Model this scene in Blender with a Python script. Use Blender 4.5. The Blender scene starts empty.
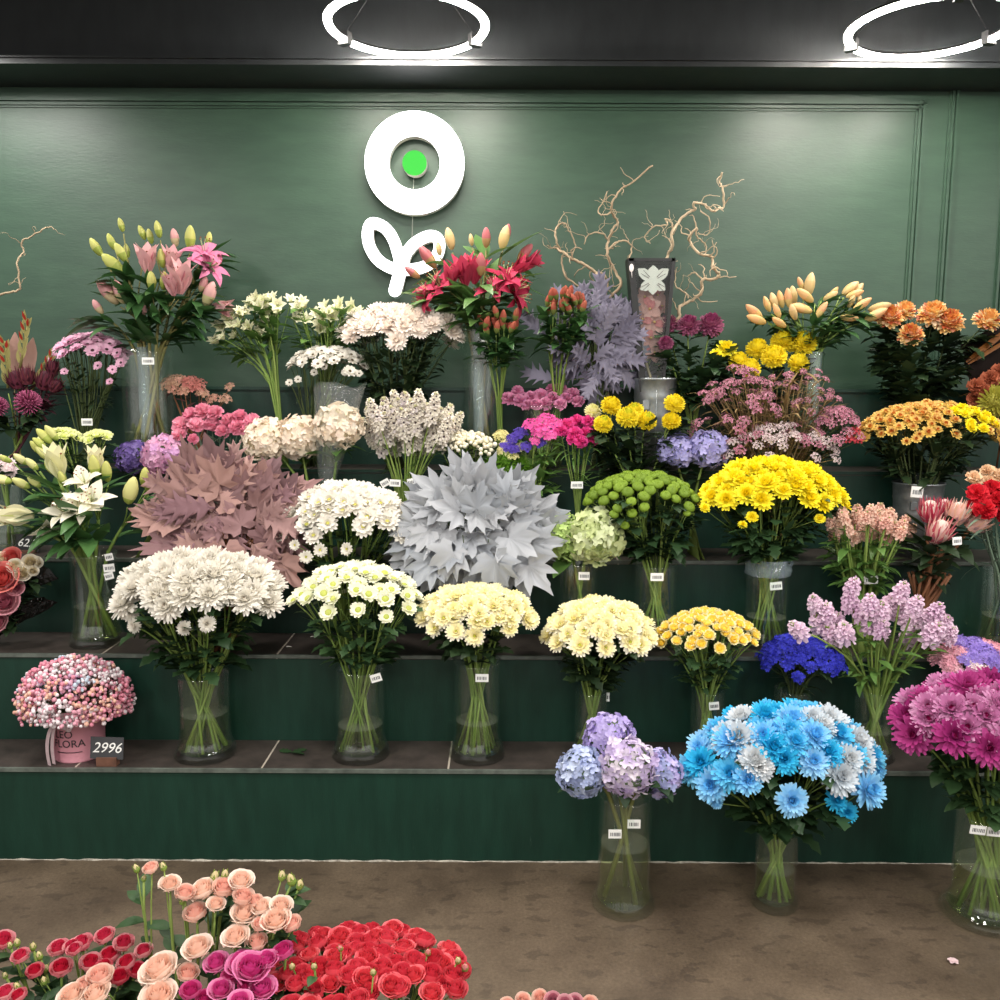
import bpy, math, random
from mathutils import Vector, Matrix, Quaternion
R = random.Random(7)
PI = math.pi
V = Vector
SC = bpy.context.scene
COL = SC.collection
# ------------------------------------------------------------------ camera maths
F = 880.0
PITCH = math.radians(7.45)
ROLL = math.radians(0.26)
EYE = 1.5
cp, sp = math.cos(PITCH), math.sin(PITCH)
cr, sr = math.cos(ROLL), math.sin(ROLL)

def P(px, py, Y):
    """point of the room seen at photo pixel (px, py) in the vertical plane at distance Y"""
    x = (px - 500) / F
    y = (500 - py) / F
    x, y = x * cr - y * sr, x * sr + y * cr
    d = V((x, cp + y * sp, -sp + y * cp))
    t = Y / d.y
    return V((d.x * t, Y, EYE + d.z * t))

def proj(p):
    v = V((p[0], p[1], p[2] - EYE))
    dep = v.y * cp - v.z * sp
    yc = (v.y * sp + v.z * cp) / dep
    xc = v.x / dep
    xc, yc = xc * cr + yc * sr, -xc * sr + yc * cr
    return 500 + xc * F, 500 - yc * F

def S(py, Y):
    """metres per photo pixel there"""
    p = P(500, py, Y)
    return (Y * cp - (p.z - EYE) * sp) / F

# ------------------------------------------------------------------ materials
def lin(h):
    h = h.lstrip('#')
    c = [int(h[i:i + 2], 16) / 255 for i in (0, 2, 4)]
    return tuple(x / 12.92 if x <= .04045 else ((x + .055) / 1.055) ** 2.4 for x in c) + (1,)

MATS = {}
def new_mat(name):
    m = bpy.data.materials.new(name)
    m.use_nodes = True
    nt = m.node_tree
    for n in list(nt.nodes):
        nt.nodes.remove(n)
    out = nt.nodes.new('ShaderNodeOutputMaterial')
    return m, nt, out

def plain(name, col, rough=.5, metal=0, spec=.5, bump=0, bscale=60, noise=0):
    if name in MATS:
        return MATS[name]
    m, nt, out = new_mat(name)
    b = nt.nodes.new('ShaderNodeBsdfPrincipled')
    b.inputs['Base Color'].default_value = lin(col)
    b.inputs['Roughness'].default_value = rough
    b.inputs['Metallic'].default_value = metal
    b.inputs['Specular IOR Level'].default_value = spec
    if bump or noise:
        tc = nt.nodes.new('ShaderNodeTexCoord')
        nz = nt.nodes.new('ShaderNodeTexNoise')
        nz.inputs['Scale'].default_value = bscale
        nz.inputs['Detail'].default_value = 5
        nt.links.new(tc.outputs['Object'], nz.inputs['Vector'])
        if bump:
            bp = nt.nodes.new('ShaderNodeBump')
            bp.inputs['Strength'].default_value = bump
            bp.inputs['Distance'].default_value = .01
            nt.links.new(nz.outputs['Fac'], bp.inputs['Height'])
            nt.links.new(bp.outputs['Normal'], b.inputs['Normal'])
        if noise:
            r = nt.nodes.new('ShaderNodeValToRGB')
            c = lin(col)
            r.color_ramp.elements[0].position = .3
            r.color_ramp.elements[1].position = .7
            r.color_ramp.elements[0].color = tuple(x * (1 - noise) for x in c[:3]) + (1,)
            r.color_ramp.elements[1].color = tuple(min(1, x * (1 + noise)) for x in c[:3]) + (1,)
            nt.links.new(nz.outputs['Fac'], r.inputs['Fac'])
            nt.links.new(r.outputs['Color'], b.inputs['Base Color'])
    nt.links.new(b.outputs[0], out.inputs[0])
    MATS[name] = m
    return m

def petal(cols, rough=.6, trans=.25, spec=.25, isl=.4):
    """petal or leaf tissue: hue picked per flower from a ramp, some light through the tissue"""
    if isinstance(cols, str):
        cols = [cols]
    key = 'tissue ' + ' '.join(cols) + str(rough) + str(trans) + str(isl)
    if key in MATS:
        return MATS[key]
    m, nt, out = new_mat('tissue_' + cols[0].strip('#'))
    oi = nt.nodes.new('ShaderNodeObjectInfo')
    rp = nt.nodes.new('ShaderNodeValToRGB')
    e = rp.color_ramp.elements
    while len(e) < len(cols):
        e.new(.5)
    for i, c in enumerate(cols):
        e[i].position = i / max(1, len(cols) - 1) if len(cols) > 1 else i
        e[i].color = lin(c)
    if len(cols) == 1:
        e[1].color = lin(cols[0])
    g = nt.nodes.new('ShaderNodeNewGeometry')
    mx = nt.nodes.new('ShaderNodeMath'); mx.operation = 'ADD'
    ml = nt.nodes.new('ShaderNodeMath'); ml.operation = 'MULTIPLY'; ml.inputs[1].default_value = 1 - isl
    m2 = nt.nodes.new('ShaderNodeMath'); m2.operation = 'MULTIPLY'; m2.inputs[1].default_value = isl
    nt.links.new(oi.outputs['Random'], ml.inputs[0])
    nt.links.new(g.outputs['Random Per Island'], m2.inputs[0])
    nt.links.new(ml.outputs[0], mx.inputs[0]); nt.links.new(m2.outputs[0], mx.inputs[1])
    nt.links.new(mx.outputs[0], rp.inputs[0])
    b = nt.nodes.new('ShaderNodeBsdfPrincipled')
    b.inputs['Roughness'].default_value = rough
    b.inputs['Specular IOR Level'].default_value = spec
    nt.links.new(rp.outputs[0], b.inputs['Base Color'])
    if trans:
        t = nt.nodes.new('ShaderNodeBsdfTranslucent')
        nt.links.new(rp.outputs[0], t.inputs['Color'])
        mix = nt.nodes.new('ShaderNodeMixShader')
        mix.inputs[0].default_value = trans
        nt.links.new(b.outputs[0], mix.inputs[1]); nt.links.new(t.outputs[0], mix.inputs[2])
        nt.links.new(mix.outputs[0], out.inputs[0])
    else:
        nt.links.new(b.outputs[0], out.inputs[0])
    MATS[key] = m
    return m

def clear(name, tint='#f4fbf6', rough=.03, ior=1.45, body=0.0, bodycol='#ccd8d8', bump=0, gloss=1.0):
    """thin clear wall: see-through with fresnel reflections and an optional milky body"""
    if name in MATS:
        return MATS[name]
    m, nt, out = new_mat(name)
    t = nt.nodes.new('ShaderNodeBsdfTransparent'); t.inputs[0].default_value = lin(tint)
    g = nt.nodes.new('ShaderNodeBsdfGlossy'); g.inputs['Roughness'].default_value = rough
    g.inputs[0].default_value = (gloss, gloss, gloss, 1)
    lw = nt.nodes.new('ShaderNodeLayerWeight'); lw.inputs[0].default_value = .5
    pw_ = nt.nodes.new('ShaderNodeMath'); pw_.operation = 'POWER'; pw_.inputs[1].default_value = 4.5
    ml_ = nt.nodes.new('ShaderNodeMath'); ml_.operation = 'MULTIPLY_ADD'; ml_.inputs[1].default_value = .75; ml_.inputs[2].default_value = ((ior - 1) / (ior + 1)) ** 2
    nt.links.new(lw.outputs['Facing'], pw_.inputs[0]); nt.links.new(pw_.outputs[0], ml_.inputs[0])
    fr = ml_
    mix = nt.nodes.new('ShaderNodeMixShader')
    nt.links.new(fr.outputs[0], mix.inputs[0]); nt.links.new(t.outputs[0], mix.inputs[1]); nt.links.new(g.outputs[0], mix.inputs[2])
    last = mix
    if bump:
        tc = nt.nodes.new('ShaderNodeTexCoord'); nz = nt.nodes.new('ShaderNodeTexNoise')
        nz.inputs['Scale'].default_value = 45
        nt.links.new(tc.outputs['Object'], nz.inputs['Vector'])
        bp = nt.nodes.new('ShaderNodeBump'); bp.inputs['Strength'].default_value = bump; bp.inputs['Distance'].default_value = .02
        nt.links.new(nz.outputs['Fac'], bp.inputs['Height'])
        nt.links.new(bp.outputs[0], g.inputs['Normal']); nt.links.new(bp.outputs[0], lw.inputs['Normal'])
    if body:
        d = nt.nodes.new('ShaderNodeBsdfDiffuse'); d.inputs[0].default_value = lin(bodycol)
        m2 = nt.nodes.new('ShaderNodeMixShader'); m2.inputs[0].default_value = body
        nt.links.new(mix.outputs[0], m2.inputs[1]); nt.links.new(d.outputs[0], m2.inputs[2])
        last = m2
    nt.links.new(last.outputs[0], out.inputs[0])
    MATS[name] = m
    return m

def glow(name, col, strength):
    m, nt, out = new_mat(name)
    e = nt.nodes.new('ShaderNodeEmission')
    e.inputs[0].default_value = lin(col); e.inputs[1].default_value = strength
    nt.links.new(e.outputs[0], out.inputs[0])
    MATS[name] = m
    return m

# ------------------------------------------------------------------ mesh builder
def perp(d):
    a = V((0, 0, 1)) if abs(d.z) < .9 else V((1, 0, 0))
    return d.cross(a).normalized()

class MB:
    def __init__(s):
        s.v = []; s.f = []; s.m = []
    def add(s, vs, fs, m=0):
        o = len(s.v)
        s.v += [tuple(x) for x in vs]
        s.f += [tuple(i + o for i in f) for f in fs]
        s.m += [m] * len(fs)
    def ribbon(s, base, d, up, L, W, w, curl=0.0, fold=0.0, m=0, twist=0.0, ruf=0.0):
        d = V(d).normalized(); side = d.cross(V(up))
        if side.length < 1e-4:
            side = perp(d)
        side.normalize()
        n = len(W) - 1
        c = V(base); vs = []
        for i, wi in enumerate(W):
            nrm = side.cross(d).normalized()
            hw = w * wi
            j = (ruf * w * (1 if i % 2 else -1)) if i else 0
            vs += [c - side * hw + nrm * (fold * hw + j), c.copy(), c + side * hw + nrm * (fold * hw - j)]
            if i < n:
                d = Quaternion(side, curl / n) @ d
                if twist:
                    side = Quaternion(d, twist / n) @ side
                c = c + d * (L / n)
        fs = []
        for i in range(n):
            a = i * 3
            fs += [(a, a + 1, a + 4, a + 3), (a + 1, a + 2, a + 5, a + 4)]
        s.add(vs, fs, m)
        return c
    def tube(s, pts, r0, r1=None, n=5, m=0, cap=True):
        r1 = r0 if r1 is None else r1
        k = len(pts); vs = []; x = None
        for i, p in enumerate(pts):
            d = (pts[min(i + 1, k - 1)] - pts[max(i - 1, 0)])
            d = d.normalized() if d.length > 1e-9 else V((0, 0, 1))
            x = perp(d) if x is None else (x - d * x.dot(d)).normalized()
            y = d.cross(x)
            r = r0 + (r1 - r0) * i / max(1, k - 1)
            for j in range(n):
                a = 2 * PI * j / n
                vs.append(p + x * (r * math.cos(a)) + y * (r * math.sin(a)))
        fs = [(i * n + j, i * n + (j + 1) % n, (i + 1) * n + (j + 1) % n, (i + 1) * n + j) for i in range(k - 1) for j in range(n)]
        if cap:
            fs += [tuple(range(n - 1, -1, -1)), tuple((k - 1) * n + j for j in range(n))]
        s.add(vs, fs, m)
    def lathe(s, prof, n=24, m=0, mf=None, lobes=0, amp=0, close=False):
        vs = []
        for r, z in prof:
            for j in range(n):
                a = 2 * PI * j / n
                q = r * (1 + amp * math.cos(lobes * a)) if lobes else r
                vs.append((q * math.cos(a), q * math.sin(a), z))
        k = len(prof)
        for i in range(k - 1):
            o = i * n
            fs = [(o + j, o + (j + 1) % n, o + n + (j + 1) % n, o + n + j) for j in range(n)]
            s.m += [mf(i / (k - 1)) if mf else m] * n
            s.f += [tuple(x + len(s.v) for x in f) for f in fs]
        s.v += vs
    def ball(s, c, r, n=8, k=5, m=0, sc=(1, 1, 1)):
        vs = [(c[0], c[1], c[2] - r * sc[2])]
        for i in range(1, k):
            t = PI * i / k
            for j in range(n):
                a = 2 * PI * j / n
                vs.append((c[0] + r * sc[0] * math.sin(t) * math.cos(a), c[1] + r * sc[1] * math.sin(t) * math.sin(a), c[2] - r * sc[2] * math.cos(t)))
        vs.append((c[0], c[1], c[2] + r * sc[2]))
        fs = [(0, 1 + (j + 1) % n, 1 + j) for j in range(n)]
        for i in range(k - 2):
            o = 1 + i * n
            fs += [(o + j, o + (j + 1) % n, o + n + (j + 1) % n, o + n + j) for j in range(n)]
        o = 1 + (k - 2) * n
        fs += [(o + j, o + (j + 1) % n, len(vs) - 1) for j in range(n)]
        s.add(vs, fs, m)
    def box(s, a, b, m=0):
        (x0, y0, z0), (x1, y1, z1) = a, b
        vs = [(x0, y0, z0), (x1, y0, z0), (x1, y1, z0), (x0, y1, z0), (x0, y0, z1), (x1, y0, z1), (x1, y1, z1), (x0, y1, z1)]
        s.add(vs, [(0, 3, 2, 1), (4, 5, 6, 7), (0, 1, 5, 4), (1, 2, 6, 5), (2, 3, 7, 6), (3, 0, 4, 7)], m)
    def merge(s, o, mtx, mo=0):
        k = len(s.v)
        s.v += [tuple(mtx @ V(p)) for p in o.v]
        s.f += [tuple(i + k for i in f) for f in o.f]
        s.m += [i + mo for i in o.m]
    def mesh(s, name, mats, smooth=True):
        me = bpy.data.meshes.new(name)
        me.from_pydata(s.v, [], s.f)
        for m in mats:
            me.materials.append(m)
        me.polygons.foreach_set('material_index', s.m)
        if smooth:
            me.polygons.foreach_set('use_smooth', [True] * len(s.f))
        me.update()
        return me

def frame(loc, d, roll=0.0, sc=1.0):
    q = V((0, 0, 1)).rotation_difference(V(d).normalized()) @ Quaternion((0, 0, 1), roll)
    return Matrix.Translation(loc) @ q.to_matrix().to_4x4() @ Matrix.Diagonal((sc, sc, sc, 1) if not isinstance(sc, tuple) else sc + (1,))

# ------------------------------------------------------------------ objects
def thing(name, label, cat, loc, group=None):
    o = bpy.data.objects.new(name, None)
    o.empty_display_size = .02
    COL.objects.link(o); o.location = loc
    o['label'] = label; o['category'] = cat
    if group: o['group'] = group
    return o

def part(name, me, parent, mtx=None, label=None, stuff=False, world=True):
    """a mesh object; mtx is in world space, the thing itself is only translated"""
    o = bpy.data.objects.new(name, me)
    COL.objects.link(o)
    mtx = mtx or Matrix()
    if parent is not None:
        root = parent
        off = V((0, 0, 0))
        while root is not None:
            off += V(root.location) if root.type == 'EMPTY' else V((0, 0, 0))
            root = root.parent
        o.parent = parent
        if world:
            mtx = Matrix.Translation(-off) @ mtx
    o.matrix_basis = mtx
    if label: o['label'] = label
    if stuff: o['kind'] = 'stuff'
    return o

def solo(name, mb, mats, label, cat, smooth=True, group=None, loc=None):
    me = mb.mesh(name, mats, smooth)
    o = bpy.data.objects.new(name, me); COL.objects.link(o)
    if loc is not None: o.location = loc
    o['label'] = label; o['category'] = cat
    if group: o['group'] = group
    return o

def struct(name, mb, mats, smooth=False):
    o = bpy.data.objects.new(name, mb.mesh(name, mats, smooth)); COL.objects.link(o)
    o['kind'] = 'structure'; o['label'] = STRUCT_LABEL.get(name, name); o['category'] = name.split('_')[0]
    return o

def text_verts(body, size, shear=0, spacing=1.0):
    c = bpy.data.curves.new('lettering', 'FONT')
    c.body = body; c.size = size; c.shear = shear; c.space_character = spacing
    c.align_x = 'CENTER'; c.align_y = 'CENTER'; c.resolution_u = 3; c.offset = size * .004
    o = bpy.data.objects.new('lettering', c); COL.objects.link(o)
    dg = bpy.context.evaluated_depsgraph_get()
    me = bpy.data.meshes.new_from_object(o.evaluated_get(dg))
    vs = [v.co.copy() for v in me.vertices]; fs = [tuple(p.vertices) for p in me.polygons]
    bpy.data.objects.remove(o); bpy.data.curves.remove(c); bpy.data.meshes.remove(me)
    return vs, fs

# ------------------------------------------------------------------ flower head templates (unit radius, facing +Z)
def rd(a, b):
    return R.uniform(a, b)

def t_mum(layers, W=(.4, .8, 1, .9, .4), pw=.2, cen=.18, cz=.12, cm=1, jit=.12):
    mb = MB()
    for li, (n, el, L, curl, m) in enumerate(layers):
        for i in range(n):
            a = 2 * PI * (i + .5 * (li % 2)) / n + rd(-jit, jit)
            e = math.radians(el) + rd(-jit, jit)
            d = V((math.cos(a) * math.cos(e), math.sin(a) * math.cos(e), math.sin(e)))
            base = V((math.cos(a), math.sin(a), 0)) * cen * .6 + V((0, 0, .02 * li))
            mb.ribbon(base, d, V((0, 0, 1)), L * rd(.9, 1.08) - cen * .5, W, pw, curl, .25, m)
    if cen:
        mb.ball((0, 0, cz * .4), cen, 9, 5, cm, (1, 1, cz / cen if cen else 1))
    mb.lathe([(.0, -.16), (.16, -.12), (.24, 0)], 8, 2)
    return mb

def t_pompon(n=150, m=0, L=.55, zlo=-.6, inc=1.0, inner_m=1, pw=.13):
    mb = MB()
    mb.ball((0, 0, .35), .55, 12, 8, inner_m)
    for i in range(n):
        z = 1 - (1 - zlo) * (i + .5) / n
        a = i * 2.39996
        q = math.sqrt(max(0, 1 - z * z))
        o = V((q * math.cos(a), q * math.sin(a), z))
        b = V((0, 0, .35)) + o * .45
        d = (o + V((rd(-.2, .2), rd(-.2, .2), rd(-.1, .2)))).normalized()
        up = (V((0, 0, 1)) - d * d.z)
        up = up if up.length > .05 else perp(d)
        mb.ribbon(b, d, up, L * rd(.85, 1.1), (.5, .9, 1, .3), pw, inc * (1 if z > .3 else .3), .5, inner_m if z > .72 and inner_m else m)
    mb.lathe([(.0, -.2), (.2, -.1), (.3, .05)], 8, 2)
    return mb

def t_button():
    mb = MB()
    prof = [(0, -.35), (.45, -.32), (.8, -.1), (1, .18), (.95, .42), (.72, .64), (.4, .74), (.0, .7)]
    n = 16
    vs = []
    for i, (r, z) in enumerate(prof):
        for j in range(n):
            a = 2 * PI * (j + .5 * (i % 2)) / n
            q = r * (1 + .05 * (1 if (i + j) % 2 else -1))
            vs.append((q * math.cos(a), q * math.sin(a), z))
    fs = [(i * n + j, i * n + (j + 1) % n, (i + 1) * n + (j + 1) % n, (i + 1) * n + j) for i in range(len(prof) - 1) for j in range(n)]
    mb.add(vs, fs, 0)
    for i in range(60):
        z = 1 - 1.1 * (i + .5) / 60; a = i * 2.39996; q = math.sqrt(1 - z * z) if abs(z) < 1 else 0
        o = V((q * math.cos(a), q * math.sin(a), z * .6 + .12))
        mb.ribbon(o * .9, (o + V((0, 0, .35))).normalized(), V((0, 0, 1)) if q > .2 else V((1, 0, 0)), .22, (.8, 1, .4), .09, .7, .3, 1 if z > .5 else 0)
    return mb

def t_rose(open_=1.0, seg=5, m_out=1):
    mb = MB()
    layers = [(3, .13, 1.18, .0, 0), (3, .25, 1.2, .02, 0), (4, .38, 1.17, .05, 0), (4, .52, 1.12, .1 * open_, 0), (5, .66, 1.03, .16 * open_, m_out), (5, .8, .9, .26 * open_, m_out)]
    for k, (n, rad, H, fl, m) in enumerate(layers):
        a00 = rd(0, 6)
        for p in range(n):
            a0 = a00 + 2 * PI * p / n
            sp_ = 2 * PI / n * 1.5
            vs = []
            nv = 5
            for iv in range(nv):
                v = iv / (nv - 1)
                for iu in range(seg):
                    u = iu / (seg - 1) * 2 - 1
                    edge = 1 - abs(u) ** 3 * .35
                    a = a0 + u * sp_ / 2 * (.45 + .55 * min(1, v * 1.6))
                    r = rad * (.3 + .82 * math.sin(min(1, v * 1.5) * PI / 2) - .16 * max(0, v - .55)) + fl * v ** 4 + .02 * p - .05 * (u if k < 3 else 0)
                    z = H * v * edge - (.14 * open_ * v ** 8 if k > 2 else 0) + rd(-.015, .015) * (iv == nv - 1)
                    vs.append((r * math.cos(a), r * math.sin(a), z - .1))
            fs = [(i * seg + j, i * seg + j + 1, (i + 1) * seg + j + 1, (i + 1) * seg + j) for i in range(nv - 1) for j in range(seg - 1)]
            mb.add(vs, fs, m)
    mb.lathe([(0, -.32), (.14, -.28), (.25, -.1), (.3, .0)], 8, 2)
    for i in range(5):
        a = i * 1.2566
        mb.ribbon(V((.2 * math.cos(a), .2 * math.sin(a), -.1)), V((math.cos(a), math.sin(a), -.2)), V((0, 0, 1)), .5, (1, .8, .05), .1, -.3, .1, 2)
    return mb

def t_rosebud(m=0):
    mb = MB()
    mb.lathe([(0, -.6), (.25, -.5), (.46, -.1), (.42, .3), (.24, .7), (0, 1)], 10, 0, lambda t: 2 if t < .45 else m, 5, .06)
    for i in range(5):
        a = i * 1.2566
        mb.ribbon(V((.3 * math.cos(a), .3 * math.sin(a), -.35)), V((math.cos(a) * .35, math.sin(a) * .35, 1)), V((-math.cos(a), -math.sin(a), .3)), 1.2, (1, 1, .6, .05), .2, .35, .2, 2)
    return mb

def t_hydrangea(n=210, nm=3, pr=.16, sc=(1, 1, .85)):
    mb = MB()
    mb.ball((0, 0, 0), .86, 14, 9, nm, sc)
    for i in range(n):
        z = 1 - 1.75 * (i + .5) / n; a = i * 2.39996 + rd(-.1, .1)
        q = math.sqrt(max(0, 1 - z * z))
        o = V((q * math.cos(a), q * math.sin(a), z))
        nrm = (o + V((rd(-.65, .65), rd(-.65, .65), rd(-.5, .5)))).normalized()
        c = V((o.x * sc[0], o.y * sc[1], o.z * sc[2])) * rd(.82, 1.06)
        x = perp(nrm); y = nrm.cross(x); r0 = rd(0, 1.6); s = pr * 1.08 * rd(.75, 1.25)
        m = R.randrange(nm)
        for k in range(4):
            t = r0 + k * PI / 2
            u = x * math.cos(t) + y * math.sin(t)
            w = x * -math.sin(t) + y * math.cos(t)
            up = nrm * (s * rd(.1, .45))
            mb.add([c, c + u * s * .5 + w * s * .5 + up, c + u * s * 1.05 + w * s * .35 + up * .8, c + u * s * 1.2 + up * .4, c + u * s * 1.05 - w * s * .35 + up * .8, c + u * s * .5 - w * s * .5 + up], [(0, 1, 2, 3), (0, 3, 4, 5)], m)
    return mb

def rosette(mb, c, nrm, s, n=6, m=0, cup=.4, jag=.15):
    x = perp(nrm); y = nrm.cross(x); r0 = rd(0, 6)
    for k in range(n):
        t = r0 + k * 2 * PI / n
        u = x * math.cos(t) + y * math.sin(t); w = y * math.cos(t) - x * math.sin(t)
        h = nrm * (s * (cup + rd(-jag, jag)))
        g = s * 3.3 / n
        mb.add([c, c + u * s * .6 + w * g * .55 + h * .6, c + u * s + w * g * .3 + h, c + u * s - w * g * .3 + h * rd(.5, 1), c + u * s * .6 - w * g * .55 + h * .6], [(0, 1, 2), (0, 2, 3), (0, 3, 4)], m)

def t_spike(nf=16, H=2.4, fr=.5, nm=2, buds=True, cen=None, taper=.7):
    """a flower spike along +Z, florets round an axis"""
    mb = MB()
    for i in range(nf):
        t = i / (nf - 1); a = i * 2.4
        z = -H / 2 + H * t
        s = fr * (1 - taper * t * t)
        o = V((math.cos(a), math.sin(a), .35 + t))
        o.normalize()
        c = V((math.cos(a) * .3 * (1 - .6 * t), math.sin(a) * .3 * (1 - .6 * t), z))
        m = R.randrange(nm)
        rosette(mb, c, o, s, 6, m, .25)
        rosette(mb, c + o * s * .15, o, s * .6, 5, m, .6)
        if cen is not None:
            mb.ball(c + o * s * .25, s * .2, 5, 3, cen)
    if buds:
        for i in range(5):
            a = i * 2.4
            mb.ball((math.cos(a) * .12, math.sin(a) * .12, H / 2 + .05 * i), .13, 6, 4, nm)
    mb.tube([V((0, 0, -H / 2 - .3)), V((0, 0, H / 2))], .07, .03, 5, nm)
    return mb

def t_cluster(n=26, fr=.26, nm=2, dome=.6, petals=6, cen=None):
    mb = MB()
    for i in range(n):
        r = math.sqrt((i + .5) / n); a = i * 2.39996
        o = V((r * math.cos(a), r * math.sin(a), 0))
        c = o + V((0, 0, dome * math.sqrt(max(0, 1 - r * r)) + rd(-.08, .08)))
        nn = (o * .8 + V((rd(-.3, .3), rd(-.3, .3), .8))).normalized()
        m = R.randrange(nm)
        rosette(mb, c, nn, fr * rd(.8, 1.2), petals, m, .35)
        if cen is not None:
            mb.ball(c + nn * fr * .15, fr * .28, 5, 3, cen)
        mb.tube([c, o * .25 + V((0, 0, -.6))], .03, .04, 3, nm, False)
    return mb

def t_carnation(n=46, nm=2):
    mb = MB()
    for i in range(n):
        t = (i + .5) / n; a = i * 2.39996
        e = math.radians(90 - 85 * math.sqrt(t)) + rd(-.15, .15)
        d = V((math.cos(a) * math.cos(e), math.sin(a) * math.cos(e), math.sin(e)))
        mb.ribbon(V((0, 0, -.1)), d, V((0, 0, 1)) if e < 1.3 else V((1, 0, 0)), .95 * rd(.85, 1.1), (.1, .35, .9, 1.1), .32, rd(-.6, .3), .2, R.randrange(nm), rd(-.5, .5), .3)
    mb.lathe([(0, -.75), (.2, -.7), (.26, -.2), (.36, .05)], 8, nm)
    return mb

def t_bud(mlow=1, mtop=0, fat=.22, split=.45, ridg=.1):
    """long lily bud along +Z from the origin, unit length"""
    fat *= 1.15
    mb = MB()
    pr = [(.03, 0), (.55 * fat, .08), (.85 * fat, .25), (fat, .45), (.92 * fat, .65), (.62 * fat, .85), (.25 * fat, .97), (.0, 1)]
    mb.lathe(pr, 12, 0, lambda t: mlow if t < split else mtop, 3, ridg)
    return mb

def t_lily(el=62, curl=-1.5, w=.21, m=0, mid=1, an=2, st=3):
    mb = MB()
    for i in range(6):
        a = i * PI / 3
        e = math.radians(el + (4 if i % 2 else -3)) + rd(-.1, .1)
        d = V((math.cos(a) * math.cos(e), math.sin(a) * math.cos(e), math.sin(e)))
        ww = w * (1.15 if i % 2 else .85)
        up = V((-math.cos(a), -math.sin(a), .3))
        mb.ribbon(V((math.cos(a), math.sin(a), 0)) * .03, d, up, 1.05, (.3, .65, .95, 1, .8, .45, .05), ww, curl * rd(.8, 1.2), .22, m)
        mb.ribbon(V((math.cos(a), math.sin(a), 0)) * .03 + up * .012, d, up, .8, (.3, .5, .4, .25, .1), ww * .4, curl * .78, .1, mid)
    for i in range(6):
        a = i * PI / 3 + .4
        tip = V((math.cos(a) * .2, math.sin(a) * .2, .72))
        mb.tube([V((0, 0, .05)), tip * .6 + V((0, 0, .05)), tip], .012, .008, 4, st)
        mb.ball(tip, .05, 6, 4, an, (1, .5, .5))
    return mb

def t_protea():
    mb = MB()
    mb.lathe([(0, -.4), (.3, -.38), (.55, -.1), (.6, .3), (.5, .8), (.3, 1.1), (0, 1.22)], 14, 2)
    for k, (n, el, L, r, m) in enumerate([(12, 86, 1.75, .46, 0), (12, 80, 1.7, .52, 1), (11, 72, 1.45, .55, 0), (10, 62, 1.1, .57, 1), (9, 48, .7, .54, 3)]):
        for i in range(n):
            a = 2 * PI * (i + .5 * (k % 2)) / n + rd(-.1, .1); e = math.radians(el) + rd(-.08, .08)
            d = V((math.cos(a) * math.cos(e), math.sin(a) * math.cos(e), math.sin(e)))
            mb.ribbon(V((math.cos(a) * r, math.sin(a) * r, -.4 + .05 * k)), d, V((-math.cos(a), -math.sin(a), .3)), L * rd(.85, 1.15), (.8, 1, .85, .5, .04), .135, .12, .35, m)
    return mb

def t_pincushion(n=110):
    mb = MB()
    mb.ball((0, 0, .1), .45, 10, 6, 1)
    for i in range(n):
        z = 1 - 1.35 * (i + .5) / n; a = i * 2.39996; q = math.sqrt(max(0, 1 - z * z))
        d = V((q * math.cos(a), q * math.sin(a), z))
        b = d * .4 + V((0, 0, .1)); t = d * 1.0 + V((0, 0, .2))
        mb.tube([b, (b + t) / 2 + d * .05, t], .035, .045, 4, i % 2)
    return mb

def t_balls(n=9, br=.2, spread=.9, nm=1):
    """a loose head of small round buds or berries"""
    mb = MB()
    for i in range(n):
        r = math.sqrt((i + .5) / n) * spread; a = i * 2.4 + rd(-.3, .3)
        c = V((r * math.cos(a), r * math.sin(a), .45 * (1 - r * r) + rd(-.12, .12)))
        mb.ball(c, br * rd(.8, 1.2), 7, 5, R.randrange(nm))
        mb.tube([c, V((0, 0, -.7))], .03, .03, 3, nm, False)
    return mb

def t_orchid():
    mb = MB()
    for i, (w, L) in enumerate(((.3, 1), (.4, .95), (.3, 1), (.3, 1), (.4, .95))):
        a = PI / 2 + i * 2 * PI / 5
        e = .35
        d = V((math.cos(a) * math.cos(e), math.sin(a) * math.cos(e), math.sin(e)))
        mb.ribbon(V((0, 0, 0)), d, V((0, 0, 1)), L, (.3, .85, 1, .8, .2), w, -.5, .25, i % 2)
    mb.ribbon(V((0, 0, .05)), V((0, -.6, .7)), V((0, 1, 1)), .7, (.5, 1, 1.2, .6), .24, -1.2, .5, 2)
    mb.ball((0, .05, .25), .12, 6, 4, 3)
    return mb

LEAFW = {
    'mum': (.12, .25, .95, .45, 1.05, .5, .8, .35, .05),
    'lance': (.25, .75, 1, .85, .5, .05),
    'grass': (.6, 1, .9, .5, .05),
    'ovate': (.15, .75, 1, .9, .55, .05),
    'oak': (.06, .1, .5, .22, 1.0, .3, 1.15, .35, .95, .3, .5, .04),
}
def leaf(mb, kind, base, d, up, L, m=0, curl=None, w=None):
    asp = {'mum': .27, 'lance': .13, 'grass': .05, 'ovate': .27, 'oak': .27}[kind]
    curl = rd(-1.1, .2) if curl is None else curl
    mb.ribbon(base, d, up, L, LEAFW[kind], L * (w or asp), curl, rd(.05, .35), m, rd(-.5, .5))

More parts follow.
